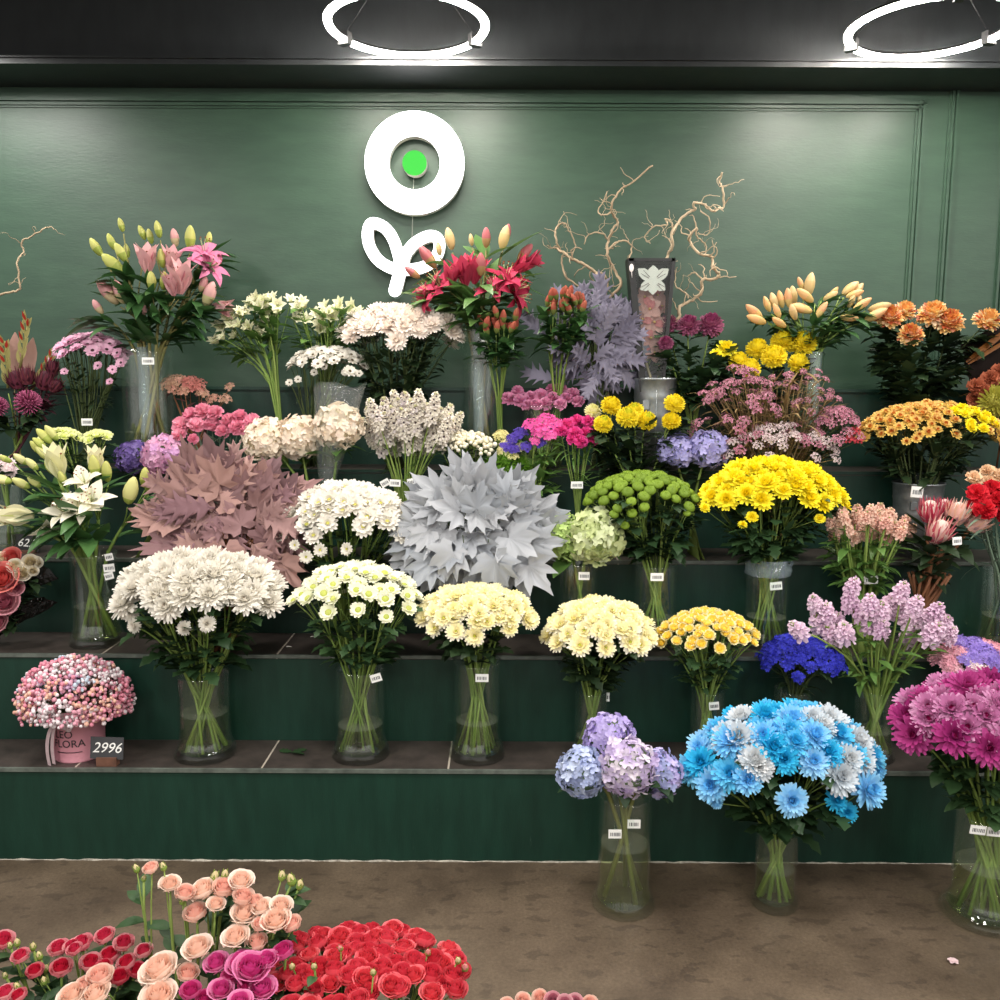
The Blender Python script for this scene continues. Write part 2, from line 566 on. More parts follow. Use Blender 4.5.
OAK = [(.02, 0, 0), (.03, .1, .1), (.16, .2, .13), (.26, .34, .2), (.11, .33, .27), (.2, .46, .33), (.4, .62, .42), (.15, .54, .5), (.2, .68, .56), (.36, .84, .64), (.12, .76, .72), (.16, .9, .8), (.2, 1.02, .86), (.06, .93, .93), (0, 1.1, 1.08)]
def oakleaf(mb, L=1.0, m=0):
    f, cu, tw = rd(-.1, .5), rd(-.7, .3), rd(-.3, .3)
    vs = []
    for x, y, c in OAK:
        for sx in (-1, -.5, 0, .5, 1):
            xx = x * sx * rd(.9, 1.1); yy = c + (y - c) * abs(sx)
            z = f * abs(xx) + cu * yy * yy * .5 + tw * xx * yy + rd(-.02, .02) * (1 if sx else 0) + (.05 if abs(sx) == .5 else 0)
            vs.append((xx * L, -z * L, yy * L))
    fs = [(i * 5 + j, i * 5 + j + 1, i * 5 + 6 + j, i * 5 + 5 + j) for i in range(len(OAK) - 1) for j in range(4)]
    mb.add(vs, fs, m)

def maple(mb, base, d, up, L, m=0, curl=-.5):
    """palmately lobed leaf with pointed lobes, bent about its width"""
    d = V(d).normalized(); side = d.cross(V(up))
    side = side.normalized() if side.length > 1e-3 else perp(d)
    nrm = side.cross(d)
    pol = [(-2.5, .35), (-2.0, .6), (-1.7, .5), (-1.45, .72), (-1.22, .9), (-1.0, .62), (-.84, .7), (-.62, 1.0), (-.45, .72), (-.3, .72), (-.2, .95), (-.1, .98), (0, 1.28), (.1, .98), (.2, .95), (.3, .72), (.45, .72), (.62, 1.0), (.84, .7), (1.0, .62), (1.22, .9), (1.45, .72), (1.7, .5), (2.0, .6), (2.5, .35)]
    f1, f2 = rd(.2, .6), rd(-.5, .3)
    vs = [V(base) + d * (L * .3)]
    inner = []
    for a, r in pol:
        r *= L * .62 * rd(.9, 1.1)
        for k in (.5, 1):
            x, y = math.sin(a) * r * k, math.cos(a) * r * k + L * .3
            z = f1 * abs(x) * .6 + curl * y * y / L * .6 + f2 * x * .4 + rd(-.06, .06) * L
            vs.append(V(base) + side * x + d * y + nrm * z)
    fs = []
    n = len(pol)
    for i in range(n - 1):
        a, b, c, e = 1 + 2 * i, 2 + 2 * i, 3 + 2 * i, 4 + 2 * i
        fs += [(0, a, c), (a, b, e, c)]
    mb.add(vs, fs, m)
# ------------------------------------------------------------------ the room
STRUCT_LABEL = {
    'wall_back': 'dark green painted back wall behind the flower display',
    'floor': 'brown stained concrete floor in front of the steps',
    'ceiling': 'dark ceiling above the ring lamps',
    'trim_1': 'green moulding running across the top of the wall panel',
    'trim_2': 'green upright moulding closing the wall panel at the right',
    'trim_3': 'second green upright moulding near the right edge',
    'trim_4': 'dark cornice moulding under the soffit',
    'trim_5': 'third thin upright moulding at the far right edge',
    'wall_soffit': 'black boxed soffit above the green wall',
}
def paint(name, c1, c2, rough, streak=(3, 3, 1.2), spec=.5, scuff=0):
    m, nt, out = new_mat(name)
    tc = nt.nodes.new('ShaderNodeTexCoord'); mp = nt.nodes.new('ShaderNodeMapping')
    mp.inputs['Scale'].default_value = streak
    nz = nt.nodes.new('ShaderNodeTexNoise'); nz.inputs['Scale'].default_value = 6; nz.inputs['Detail'].default_value = 6
    nt.links.new(tc.outputs['Object'], mp.inputs[0]); nt.links.new(mp.outputs[0], nz.inputs['Vector'])
    r = nt.nodes.new('ShaderNodeValToRGB')
    r.color_ramp.elements[0].position = .35; r.color_ramp.elements[1].position = .7
    r.color_ramp.elements[0].color = lin(c1); r.color_ramp.elements[1].color = lin(c2)
    nt.links.new(nz.outputs['Fac'], r.inputs[0])
    b = nt.nodes.new('ShaderNodeBsdfPrincipled')
    b.inputs['Roughness'].default_value = rough; b.inputs['Specular IOR Level'].default_value = spec
    last = r.outputs[0]
    if scuff:
        n2 = nt.nodes.new('ShaderNodeTexNoise'); n2.inputs['Scale'].default_value = 22; n2.inputs['Detail'].default_value = 9; n2.inputs['Roughness'].default_value = .75
        mp2 = nt.nodes.new('ShaderNodeMapping'); mp2.inputs['Scale'].default_value = (3.5, 1, .35)
        nt.links.new(tc.outputs['Object'], mp2.inputs[0]); nt.links.new(mp2.outputs[0], n2.inputs['Vector'])
        r2 = nt.nodes.new('ShaderNodeValToRGB')
        r2.color_ramp.elements[0].position = .66; r2.color_ramp.elements[1].position = .8
        r2.color_ramp.elements[0].color = (0, 0, 0, 1); r2.color_ramp.elements[1].color = (scuff, scuff, scuff, 1)
        nt.links.new(n2.outputs['Fac'], r2.inputs[0])
        mx = nt.nodes.new('ShaderNodeMixRGB'); mx.inputs[2].default_value = lin('#6f8479')
        nt.links.new(r2.outputs[0], mx.inputs[0]); nt.links.new(last, mx.inputs[1])
        last = mx.outputs[0]
    nt.links.new(last, b.inputs['Base Color'])
    bp = nt.nodes.new('ShaderNodeBump'); bp.inputs['Strength'].default_value = .12; bp.inputs['Distance'].default_value = .004
    n3 = nt.nodes.new('ShaderNodeTexNoise'); n3.inputs['Scale'].default_value = 40
    nt.links.new(mp.outputs[0], n3.inputs['Vector'])
    nt.links.new(n3.outputs['Fac'], bp.inputs['Height']); nt.links.new(bp.outputs[0], b.inputs['Normal'])
    nt.links.new(b.outputs[0], out.inputs[0])
    MATS[name] = m
    return m

wall_paint = paint('green wall paint', '#2e4738', '#354f3e', .42, (1, 1, 4))
step_paint = paint('dark green step paint', '#0e3025', '#14382c', .45, (5, 1, 1), .4, .35)
black_paint = paint('black soffit paint', '#232729', '#2b2f31', .5)

def floor_mat():
    m, nt, out = new_mat('stained concrete')
    tc = nt.nodes.new('ShaderNodeTexCoord')
    def noise(sc, det, ro=.5):
        n = nt.nodes.new('ShaderNodeTexNoise'); n.inputs['Scale'].default_value = sc; n.inputs['Detail'].default_value = det; n.inputs['Roughness'].default_value = ro
        nt.links.new(tc.outputs['Object'], n.inputs['Vector']); return n
    def ramp(src, stops):
        r = nt.nodes.new('ShaderNodeValToRGB'); e = r.color_ramp.elements
        for i, (p, c) in enumerate(stops):
            k = e[i] if i < 2 else e.new(p)
            k.position = p; k.color = lin(c)
        nt.links.new(src, r.inputs[0]); return r
    a = ramp(noise(3.2, 10, .65).outputs['Fac'], [(.25, '#483c30'), (.75, '#7b6b58')])
    g = ramp(noise(110, 8, .8).outputs['Fac'], [(.3, '#7a7a7a'), (.7, '#ffffff')])
    mu = nt.nodes.new('ShaderNodeMixRGB'); mu.blend_type = 'MULTIPLY'; mu.inputs[0].default_value = .6
    nt.links.new(a.outputs[0], mu.inputs[1]); nt.links.new(g.outputs[0], mu.inputs[2])
    mp = nt.nodes.new('ShaderNodeMapping'); mp.inputs['Scale'].default_value = (1, 1.8, 1)
    nt.links.new(tc.outputs['Object'], mp.inputs[0])
    n2 = nt.nodes.new('ShaderNodeTexNoise'); n2.inputs['Scale'].default_value = 15; n2.inputs['Detail'].default_value = 3
    nt.links.new(mp.outputs[0], n2.inputs['Vector'])
    sp_ = ramp(n2.outputs['Fac'], [(.58, '#000000'), (.62, '#9a9a9a')])
    mx = nt.nodes.new('ShaderNodeMixRGB'); mx.inputs[2].default_value = lin('#2b241f')
    nt.links.new(sp_.outputs[0], mx.inputs[0]); nt.links.new(mu.outputs[0], mx.inputs[1])
    b = nt.nodes.new('ShaderNodeBsdfPrincipled'); b.inputs['Roughness'].default_value = .5; b.inputs['Specular IOR Level'].default_value = .35
    nt.links.new(mx.outputs[0], b.inputs['Base Color'])
    nt.links.new(b.outputs[0], out.inputs[0])
    return m

def tile_mat():
    m, nt, out = new_mat('brown step tiles')
    tc = nt.nodes.new('ShaderNodeTexCoord')
    sx = nt.nodes.new('ShaderNodeSeparateXYZ'); nt.links.new(tc.outputs['Object'], sx.inputs[0])
    ad = nt.nodes.new('ShaderNodeMath'); ad.operation = 'ADD'; ad.inputs[1].default_value = TILE_OFF
    dv = nt.nodes.new('ShaderNodeMath'); dv.operation = 'DIVIDE'; dv.inputs[1].default_value = .585
    fr = nt.nodes.new('ShaderNodeMath'); fr.operation = 'FRACT'
    lt = nt.nodes.new('ShaderNodeMath'); lt.operation = 'LESS_THAN'; lt.inputs[1].default_value = .010
    nt.links.new(sx.outputs[0], ad.inputs[0]); nt.links.new(ad.outputs[0], dv.inputs[0]); nt.links.new(dv.outputs[0], fr.inputs[0]); nt.links.new(fr.outputs[0], lt.inputs[0])
    nz = nt.nodes.new('ShaderNodeTexNoise'); nz.inputs['Scale'].default_value = 14; nz.inputs['Detail'].default_value = 9; nz.inputs['Roughness'].default_value = .7
    nt.links.new(tc.outputs['Object'], nz.inputs['Vector'])
    r = nt.nodes.new('ShaderNodeValToRGB'); e = r.color_ramp.elements
    e[0].position = .3; e[1].position = .75; e[0].color = lin('#2c2724'); e[1].color = lin('#4e4540')
    nt.links.new(nz.outputs['Fac'], r.inputs[0])
    mx = nt.nodes.new('ShaderNodeMixRGB'); mx.inputs[2].default_value = lin('#b0a698')
    nt.links.new(lt.outputs[0], mx.inputs[0]); nt.links.new(r.outputs[0], mx.inputs[1])
    b = nt.nodes.new('ShaderNodeBsdfPrincipled'); b.inputs['Roughness'].default_value = .45
    nt.links.new(mx.outputs[0], b.inputs['Base Color']); nt.links.new(b.outputs[0], out.inputs[0])
    return m

# depths of the riser faces and heights of the treads
RY = [2.62, 2.845, 3.105, 3.36, 3.60]
TZ = [0.0, .305, .603, .876, 1.175, 1.487]
TY = [2.40, 2.735, 2.98, 3.235, 3.475]      # middle of each standing depth
WY = 3.76
XL, XR = -3.4, 3.4
SOF, SOZ = 3.50, 2.69                      # front and underside of the soffit
TILE_OFF = -P(261, 768, 2.63).x + .585 * 10

mb = MB(); mb.box((XL, -2.5, -.06), (XR, RY[0] + .2, 0)); struct('floor', mb, [floor_mat()])
mb = MB(); mb.box((XL, WY, 0), (XR, WY + .1, SOZ)); struct('wall_back', mb, [wall_paint])
mb = MB(); mb.box((XL, SOF, SOZ), (XR, WY + .1, 3.02)); struct('wall_soffit', mb, [black_paint])
mb = MB(); mb.box((XL, -2.5, 3.0), (XR, WY + .1, 3.08)); struct('ceiling', mb, [black_paint])

disp = thing('display_steps', 'dark green stepped display rising to the wall with brown tiled treads', 'steps', (0, 3.1, 0))
tm = tile_mat()
edge_m = plain('grey edge strip', '#596059', .5, 0, .5, 0, 30, .35)
for k in range(5):
    mb = MB(); top = TZ[k + 1]
    mb.box((XL + .02, RY[k], TZ[k] + (.0 if k else .0)), (XR - .02, RY[k] + .03, top - .014))
    part('riser', mb.mesh('riser', [step_paint], False), disp)
    if k < 4:
        mb = MB(); mb.box((XL + .02, RY[k] + .002, top - .014), (XR - .02, RY[k + 1], top))
        part('tread', mb.mesh('tread', [tm], False), disp)
    else:
        mb = MB(); mb.box((XL + .02, RY[k] - .01, top - .014), (XR - .02, WY - .022, top))
        part('ledge', mb.mesh('ledge', [step_paint], False), disp)
    mb = MB(); mb.box((XL + .02, RY[k] - .006 - (.01 if k == 4 else 0), top - .010), (XR - .02, RY[k] + .004 - (.01 if k == 4 else 0), top + .0015))
    part('edge_strip', mb.mesh('edge_strip', [edge_m if k < 3 else step_paint], False), disp, label='grey edge strip along the tread' if k < 4 else None)
mb = MB(); n = 260; vs = []
for i in range(n):
    x = XL + .05 + (XR - XL - .1) * i / (n - 1)
    d, h = rd(.001, .006), rd(.0005, .005)
    vs += [(x, RY[0] - d, .0), (x, RY[0] - d * .5, h), (x, RY[0] + .002, h)]
mb.add(vs, [(i * 3 + k, i * 3 + 3 + k, i * 3 + 4 + k, i * 3 + 1 + k) for i in range(n - 1) for k in (0, 1)])
part('sealant', mb.mesh('sealant', [plain('dirty white sealant', '#a8a296', .8, 0, .3, .4, 80, .4)], False), disp, label='chipped pale sealant along the floor')

# mouldings of the panelled wall
def bar(name, a, b, w, steps):
    """stepped moulding between two points on the wall; steps = [(offset, width, depth)]"""
    mb = MB()
    for o, ww, d in steps:
        if abs(a.x - b.x) > abs(a.z - b.z):
            mb.box((a.x, WY - d, a.z + o), (b.x, WY, a.z + o + ww))
        else:
            mb.box((a.x + o, WY - d, b.z), (a.x + o + ww, WY, a.z))
    return struct(name, mb, [wall_paint])
pa = P(921, 106, WY)
ST = [(-.022, .044, .006), (-.014, .010, .014), (.002, .012, .018)]
bar('trim_1', V((XL, 0, pa.z)), V((pa.x + .02, 0, pa.z)), 0, ST)
bar('trim_2', V((pa.x, 0, pa.z + .02)), V((pa.x, 0, 1.48)), 0, ST)
pb = P(956, 75, WY)
bar('trim_3', V((pb.x, 0, SOZ)), V((pb.x, 0, 1.48)), 0, ST)
pc = P(1001, 250, WY)
bar('trim_5', V((pc.x, 0, SOZ)), V((pc.x, 0, 1.48)), 0, ST[1:])
mb = MB(); mb.box((XL, SOF - .012, SOZ - .001), (XR, SOF, SOZ + .018)); mb.box((XL, SOF - .022, SOZ + .018), (XR, SOF, SOZ + .026))
struct('trim_4', mb, [black_paint])

# ------------------------------------------------------------------ ring lamps
lamp_glow = glow('ring lamp diffuser', '#fff6ec', 190.0)
lamp_back = plain('ring lamp housing', '#2a2b2c', .5)
RINGZ, RINGR, RINGY = 2.722, .268, 3.2
def ring_lamp(x, y, label, rot=0.0):
    t = thing('ring_lamp', label, 'lamp', (x, y, RINGZ), 'hanging ring lamps')
    tr = .0135; n = 96
    def torus(a0, a1, k, r):
        mb = MB(); vs = []
        for i in range(n):
            A = 2 * PI * i / n
            for j in range(k + 1):
                b = a0 + (a1 - a0) * j / k
                rr = RINGR + r * math.cos(b)
                vs.append((rr * math.cos(A), rr * math.sin(A), r * math.sin(b)))
        fs = [(i * (k + 1) + j, ((i + 1) % n) * (k + 1) + j, ((i + 1) % n) * (k + 1) + j + 1, i * (k + 1) + j + 1) for i in range(n) for j in range(k)]
        mb.add(vs, fs); return mb
    W = Matrix.Translation((x, y, RINGZ))
    part('diffuser', torus(PI * .97, PI * 2.03, 8, tr).mesh('diffuser', [lamp_glow]), t, W, 'glowing white ring')
    part('housing', torus(0, PI, 6, tr * 1.05).mesh('housing', [lamp_back]), t, W, 'dark ring channel')
    for i in range(3):
        A = rot + i * 2 * PI / 3
        cx, cy = RINGR * math.cos(A), RINGR * math.sin(A)
        mb = MB(); mb.box((-.014, -.022, -.020), (.014, .022, .022))
        part('clip', mb.mesh('clip', [lamp_back], False), t, W @ Matrix.Translation((cx, cy, 0)) @ Matrix.Rotation(A + PI / 2, 4, 'Z'), 'black joint clip')
        mb = MB(); mb.tube([V((cx, cy, .015)), V((cx * .0, cy * .0, 3.0 - RINGZ))], .0018, .0018, 4)
        part('cable', mb.mesh('cable', [lamp_back]), t, W, 'thin black suspension cable')
    mb = MB(); mb.lathe([(0, 3.0 - RINGZ - .03), (.05, 3.0 - RINGZ - .03), (.05, 3.0 - RINGZ), (0, 3.0 - RINGZ)], 20)
    part('ceiling_mount', mb.mesh('ceiling_mount', [lamp_back]), t, W)
xa = P(407, 26, RINGY).x; xb = P(932, 26, RINGY).x
ring_lamp(xa, RINGY, 'glowing white ring lamp hanging above the lit flower sign', -PI / 2 + .02)
ring_lamp(xb, RINGY, 'glowing white ring lamp in the upper right corner, cut by the frame', -PI / 2 - .15)
# unseen area lights: the next ring at left, plus rows added for front light
def unseen_light(x, y, e, r=.6):
    l = bpy.data.lights.new('unseen_lamp', 'AREA'); l.shape = 'DISK'; l.size = r; l.energy = e; l.color = (1, .96, .91)
    o = bpy.data.objects.new('unseen_lamp', l); COL.objects.link(o); o.location = (x, y, RINGZ)
    return o
E = 27.5
dx = xb - xa
unseen_light(xa - dx, RINGY, 22)
for y in (1.75, .3, -1.1):
    for k in (-1, 0, 1, 2):
        unseen_light(xa + dx * k, y, E)

w = bpy.data.worlds.new('shop'); SC.world = w; w.use_nodes = True
w.node_tree.nodes['Background'].inputs[0].default_value = (1, .95, .9, 1)
bgn = w.node_tree.nodes['Background']
tc = w.node_tree.nodes.new('ShaderNodeTexCoord'); sx = w.node_tree.nodes.new('ShaderNodeSeparateXYZ')
w.node_tree.links.new(tc.outputs['Generated'], sx.inputs[0])
def mrange(src, a, b, c, d):
    m = w.node_tree.nodes.new('ShaderNodeMapRange'); m.interpolation_type = 'SMOOTHSTEP'
    for i, v in enumerate((a, b, c, d)): m.inputs[i + 1].default_value = v
    w.node_tree.links.new(src, m.inputs[0]); return m.outputs[0]
def wmath(op, a, b):
    m = w.node_tree.nodes.new('ShaderNodeMath'); m.operation = op
    for i, v in enumerate((a, b)):
        if isinstance(v, float): m.inputs[i].default_value = v
        else: w.node_tree.links.new(v, m.inputs[i])
    return m.outputs[0]
# added fill: background brightened low behind the camera for front light and glass glints
front = wmath('MULTIPLY', mrange(sx.outputs[1], -.2, -.75, 0., 1.), mrange(sx.outputs[2], .45, .15, 0., 1.))
front = wmath('MULTIPLY', front, mrange(sx.outputs[2], -.35, -.1, 0., 1.))
w.node_tree.links.new(wmath('MULTIPLY_ADD', front, .9), bgn.inputs[1])
bgn.inputs[1].links[0].from_node.inputs[2].default_value = .08

# ------------------------------------------------------------------ lit wall sign
sign_white = glow('sign face', '#ffffff', 5.0)
sign_side = plain('sign return', '#d8d8d2', .4)
sign_green = glow('sign green face', '#58e85a', 1.1)
sy = WY - .055
sc_ = S(160, sy)
cen = P(414.5, 163, sy)
sg = thing('illuminated_sign', 'lit white flower shaped sign with a ring, green dot and sprout on the wall', 'sign', (cen.x, WY, cen.z))
def disc(r0, r1, d0, d1, n=64):
    """annulus (r0 may be 0) facing -Y with returns"""
    mb = MB(); vs = []
    for i in range(n):
        a = 2 * PI * i / n; c, s_ = math.cos(a), math.sin(a)
        vs += [(c * r0, d0, s_ * r0), (c * r1, d0, s_ * r1), (c * r1, d1, s_ * r1), (c * r0, d1, s_ * r0)]
    fs = []; ms = []
    for i in range(n):
        o, q = i * 4, ((i + 1) % n) * 4
        mb_f = [(o, o + 1, q + 1, q)]
        mb.f += mb_f; mb.m.append(0)
        mb.f.append((o + 1, o + 2, q + 2, q + 1)); mb.m.append(1)
        mb.f.append((o + 2, o + 3, q + 3, q + 2)); mb.m.append(1)
        if r0: mb.f.append((o + 3, o, q, q + 3)); mb.m.append(1)
    mb.v = vs
    return mb
Wm = Matrix.Translation((cen.x, 0, cen.z))
part('ring_letter', disc(25.5 * sc_, 50 * sc_, sy, WY - .012).mesh('ring_letter', [sign_white, sign_side], False), sg, Wm, 'white lit ring')
part('dot_letter', disc(0, 12.2 * sc_, sy, WY - .012, 40).mesh('dot_letter', [sign_green, sign_side], False), sg, Wm, 'green lit dot')
def stroke(mb, pts, w, y0, y1):
    k = len(pts)
    vs = []
    for i, p in enumerate(pts):
        d = (pts[min(i + 1, k - 1)] - pts[max(i - 1, 0)]).normalized()
        nn = V((-d.z, 0, d.x)) * w / 2
        for q in (p - nn, p + nn):
            vs += [(q.x, y0, q.z), (q.x, y1, q.z)]
    fs = []
    for i in range(k - 1):
        o = 4 * i
        mb.f += [tuple(x + len(mb.v) for x in f) for f in ((o, o + 2, o + 6, o + 4), (o, o + 4, o + 5, o + 1), (o + 2, o + 3, o + 7, o + 6), (o + 1, o + 5, o + 7, o + 3))]
        mb.m += [0, 1, 1, 1]
    mb.v += vs
    for p in (pts[0], pts[-1]):
        n = 16; o = len(mb.v)
        for i in range(n):
            a = 2 * PI * i / n
            mb.v += [(p.x + math.cos(a) * w / 2, y0 - .0004, p.z + math.sin(a) * w / 2), (p.x + math.cos(a) * w / 2, y1, p.z + math.sin(a) * w / 2)]
        mb.f.append(tuple(o + 2 * i for i in range(n))); mb.m.append(0)
        for i in range(n):
            j = (i + 1) % n
            mb.f.append((o + 2 * i, o + 2 * i + 1, o + 2 * j + 1, o + 2 * j)); mb.m.append(1)
def smooth_path(pts, k=6):
    out = []
    n = len(pts)
    for i in range(n - 1):
        p0, p1, p2, p3 = pts[max(i - 1, 0)], pts[i], pts[i + 1], pts[min(i + 2, n - 1)]
        for j in range(k):
            t = j / k
            out.append(.5 * ((2 * p1) + (p2 - p0) * t + (2 * p0 - 5 * p1 + 4 * p2 - p3) * t * t + (3 * p1 - p0 - 3 * p2 + p3) * t ** 3))
    out.append(pts[-1])
    return out
def cpt(x, y):
    return P(300 + x / 3.127, y / 3.127, sy)
mb = MB()
lf = [(314, 845), (308, 800), (290, 745), (262, 710), (226, 698), (212, 722), (216, 766), (240, 808), (276, 834), (314, 845)]
rf = [(318, 845), (330, 796), (362, 758), (404, 738), (432, 748), (434, 784), (414, 818), (376, 838), (318, 845)]
st = [(318, 806), (312, 850), (297, 908)]
for pth, w in ((lf, 11.5), (rf, 11.5), (st, 13)):
    stroke(mb, smooth_path([cpt(*q) for q in pth]), w * sc_, sy, WY - .012)
part('sprout_letter', mb.mesh('sprout_letter', [sign_white, sign_side], False), sg, None, 'white lit sprout with two leaf loops')
mb = MB()
mb.tube([P(414, 170, WY - .004), P(413, 200, WY - .003), P(412, 240, WY - .004)], .0016, .0016, 4)
part('cable', mb.mesh('cable', [plain('pale cable', '#b8bdb6', .5)]), sg, None, 'thin pale cable')

# ------------------------------------------------------------------ camera
cam = bpy.data.cameras.new('camera'); co = bpy.data.objects.new('camera', cam); COL.objects.link(co)
cam.sensor_width = 36; cam.lens = 36 * F / 1000; cam.clip_start = .05
co.location = (0, 0, EYE)
co.rotation_euler = (Matrix.Rotation(-PITCH, 3, 'X') @ Matrix.Rotation(PI / 2, 3, 'X') @ Matrix.Rotation(ROLL, 3, 'Z')).to_euler()
SC.camera = co
vs_ = SC.view_settings
vs_.view_transform = 'Standard'; vs_.look = 'None'; vs_.gamma = 1; vs_.use_curve_mapping = False
vs_.exposure = 0.0
SC.cycles.transparent_max_bounces = 40
SC.cycles.max_bounces = 8
# ------------------------------------------------------------------ vases, tags, bunches
glass = clear('clear glass', '#fcfffd', .045, 1.62, .006, '#dfe8e2')
water_m = clear('vase water', '#f1f5dc', .03, 1.3, .008, '#b8c088')
surf_m = clear('water surface', '#f4f6e6', .08, 1.5, .10, '#d4d4c0')
cello = clear('cellophane', '#eef2f0', .12, 1.5, .06, '#dfe6e6', .6)
cello_blue = clear('blue cellophane', '#dfe8ec', .12, 1.7, .26, '#b4c6ce', .8)
dark_cello = clear('smoky cellophane', '#4a443e', .12, 1.5, .35, '#171513', .5)
zinc = plain('galvanised steel', '#9aa0a2', .42, .85, .5, .05, 40, .2)
tag_white = plain('tag paper', '#f2f2ee', .6)
tag_ink = plain('tag ink', '#55595c', .7)
g_stem = petal(['#66823c', '#7f984c', '#98aa5c'], .5, .1)
g_wet = petal(['#8aa04c', '#93a85a'], .5, .15)
d_stem = petal(['#3d4a2a', '#55623a'], .6, .05)
br_stem = petal(['#6b4630', '#84583c', '#4e3324'], .6, .0)
L_mum = petal(['#243a22', '#2f4a2a', '#3f5c36'], .5, .18, .4)
L_dark = petal(['#1c2b1c', '#26391f', '#34492c'], .5, .12, .4)
L_lily = petal(['#2b4a2a', '#3a5f33', '#4f7640'], .4, .2, .5)
L_bright = petal(['#4d7034', '#5f8440', '#779a50'], .45, .25, .4)
L_grey = petal(['#5d7160', '#748873'], .55, .15)

def price_tag(t, px, py, Y, w=13, h=8, rot=0.0, label=None):
    s = S(py, Y); c = P(px, py, Y)
    q = Matrix.Translation(c) @ Matrix.Rotation(rot, 4, 'Y')
    mb = MB(); mb.box((-w * s / 2, -.0012, -h * s / 2), (w * s / 2, .0012, h * s / 2))
    tg = part('price_tag', mb.mesh('price_tag', [tag_white], False), t, q, label or 'white price sticker')
    mb = MB(); x = -w * s * .36
    while x < w * s * .36:
        b = rd(.0012, .0034)
        mb.box((x, -.0018, -h * s * .22), (x + b, -.0011, h * s * .18)); x += b + rd(.0012, .003)
    o = part('barcode', mb.mesh('barcode', [tag_ink], False), tg, Matrix(), 'grey printed bars', world=False)

def vase(desc, cx, hw, rim, tier, where, dy=0.0, flare=1.25, wl=.45, tags=(), Y=None, base=None):
    Y = Y or TY[tier] + dy; z0 = TZ[tier]
    by = proj((0, Y, z0))[1]
    x = P(cx, by, Y).x
    r = hw * S(by - 40, Y)
    h = P(cx, rim, Y).z - z0
    t = thing('glass_vase', 'clear glass vase of %s, %s' % (desc, where), 'vase', (x, Y, z0), 'glass flower vases')
    W = Matrix.Translation((x, Y, z0)); fl = r * flare
    pr = [(0, .0), (fl * .97, .0), (fl, .006), (fl * .985, .02)] + [(r + (fl - r) * (1 - k / 5) ** 2.2, .02 + k * .012 * (h / .3)) for k in range(1, 6)] + [(r * .995, h * .6), (r, h * .97), (r * 1.02, h)]
    inn = [(r * 1.0, h - .001), (r - .004, h * .95), (r - .004, h * .6)] + [(a - .005, max(b, .022)) for a, b in reversed(pr[4:9])] + [(fl * .8, .02), (0, .02)]
    mb = MB(); mb.lathe(pr + inn, 36)
    part('body', mb.mesh('body', [glass]), t, W)
    mb = MB(); mb.lathe([(0, .0215), (fl * .78, .0215)] + [(a - .007, max(b, .024)) for a, b in pr[4:9]] + [(r - .0065, h * wl)], 30); mb.lathe([(r - .0065, h * wl), (0, h * wl)], 30, 1)
    part('water', mb.mesh('water', [water_m, surf_m]), t, W, 'clear water in the vase')
    for g in tags:
        d = (g[0] - cx) / hw
        price_tag(t, g[0], g[1], Y - r * math.sqrt(max(0, 1 - min(.95, abs(d)) ** 2)) - .004, *(g[2:] or (13, 8)))
    return dict(x=x, Y=Y, z0=z0, r=r - .008, h=h)

def bez(a, b, c, n):
    return [a * (1 - t) ** 2 + b * 2 * t * (1 - t) + c * t * t for t in [i / n for i in range(1, n + 1)]]

def holder(v=None, base=None, tier=None, Y=None, rim=None, r=8, br=6):
    """where the stems stand and where they are gathered: a vase, or a bound neck"""
    if v:
        return dict(x=v['x'], Y=v['Y'], zb=v['z0'] + .024, rb=v['r'] * .98, nx=v['x'], zn=v['z0'] + v['h'], rn=v['r'] * .72)
    by = proj((0, Y, TZ[tier]))[1]
    s = S(by - 40, Y)
    n = P(base[0], rim, Y)
    return dict(x=P(base[1] if len(base) > 1 else base[0], by, Y).x, Y=Y, zb=TZ[tier] + .003, rb=br * s, nx=n.x, zn=n.z, rn=r * s)

def stem_path(H, head, hd, i, n, cross=2.4, lift=.35):
    a = math.atan2(head.y - H['Y'], head.x - H['nx']) + PI + rd(-1.3, 1.3)
    q = math.sqrt(rd(.15, 1))
    b = V((H['x'] + math.cos(a) * H['rb'] * q, H['Y'] + math.sin(a) * H['rb'] * q, H['zb']))
    dx_, dy_ = head.x - H['nx'], head.y - H['Y']
    l = math.hypot(dx_, dy_) + 1e-6
    q2 = min(1, l / .12) * rd(.6, 1.15)
    nk = V((H['nx'] + dx_ / l * H['rn'] * q2, H['Y'] + dy_ / l * H['rn'] * q2, H['zn']))
    mid = (b + nk) / 2
    mid = V((mid.x * .75 + (H['x'] + H['nx']) / 2 * .25, mid.y * .75 + H['Y'] * .25, mid.z))
    ctl = nk + (nk - mid).normalized() * ((head - nk).length * .45)
    ctl = ctl * .65 + (head - hd * ((head - nk).length * .4)) * .35
    return [b, mid, nk] + bez(nk, ctl, head, 5)

def frame2(p, d, n, s):
    z = d.normalized(); y = -(n - z * n.dot(z))
    y = y.normalized() if y.length > 1e-3 else perp(z)
    x = y.cross(z)
    return Matrix.Translation(p) @ Matrix((x, y, z)).transposed().to_4x4() @ Matrix.Diagonal((s, s, s, 1))

def back_limit(z):
    for k in range(5):
        if z < TZ[k + 1] + .002:
            return RY[k] - .006
    return WY - .01

def keep_off(mb):
    mb.v = [(x, min(y, back_limit(z)), z) if y > RY[0] - .05 else (x, y, z) for x, y, z in mb.v]

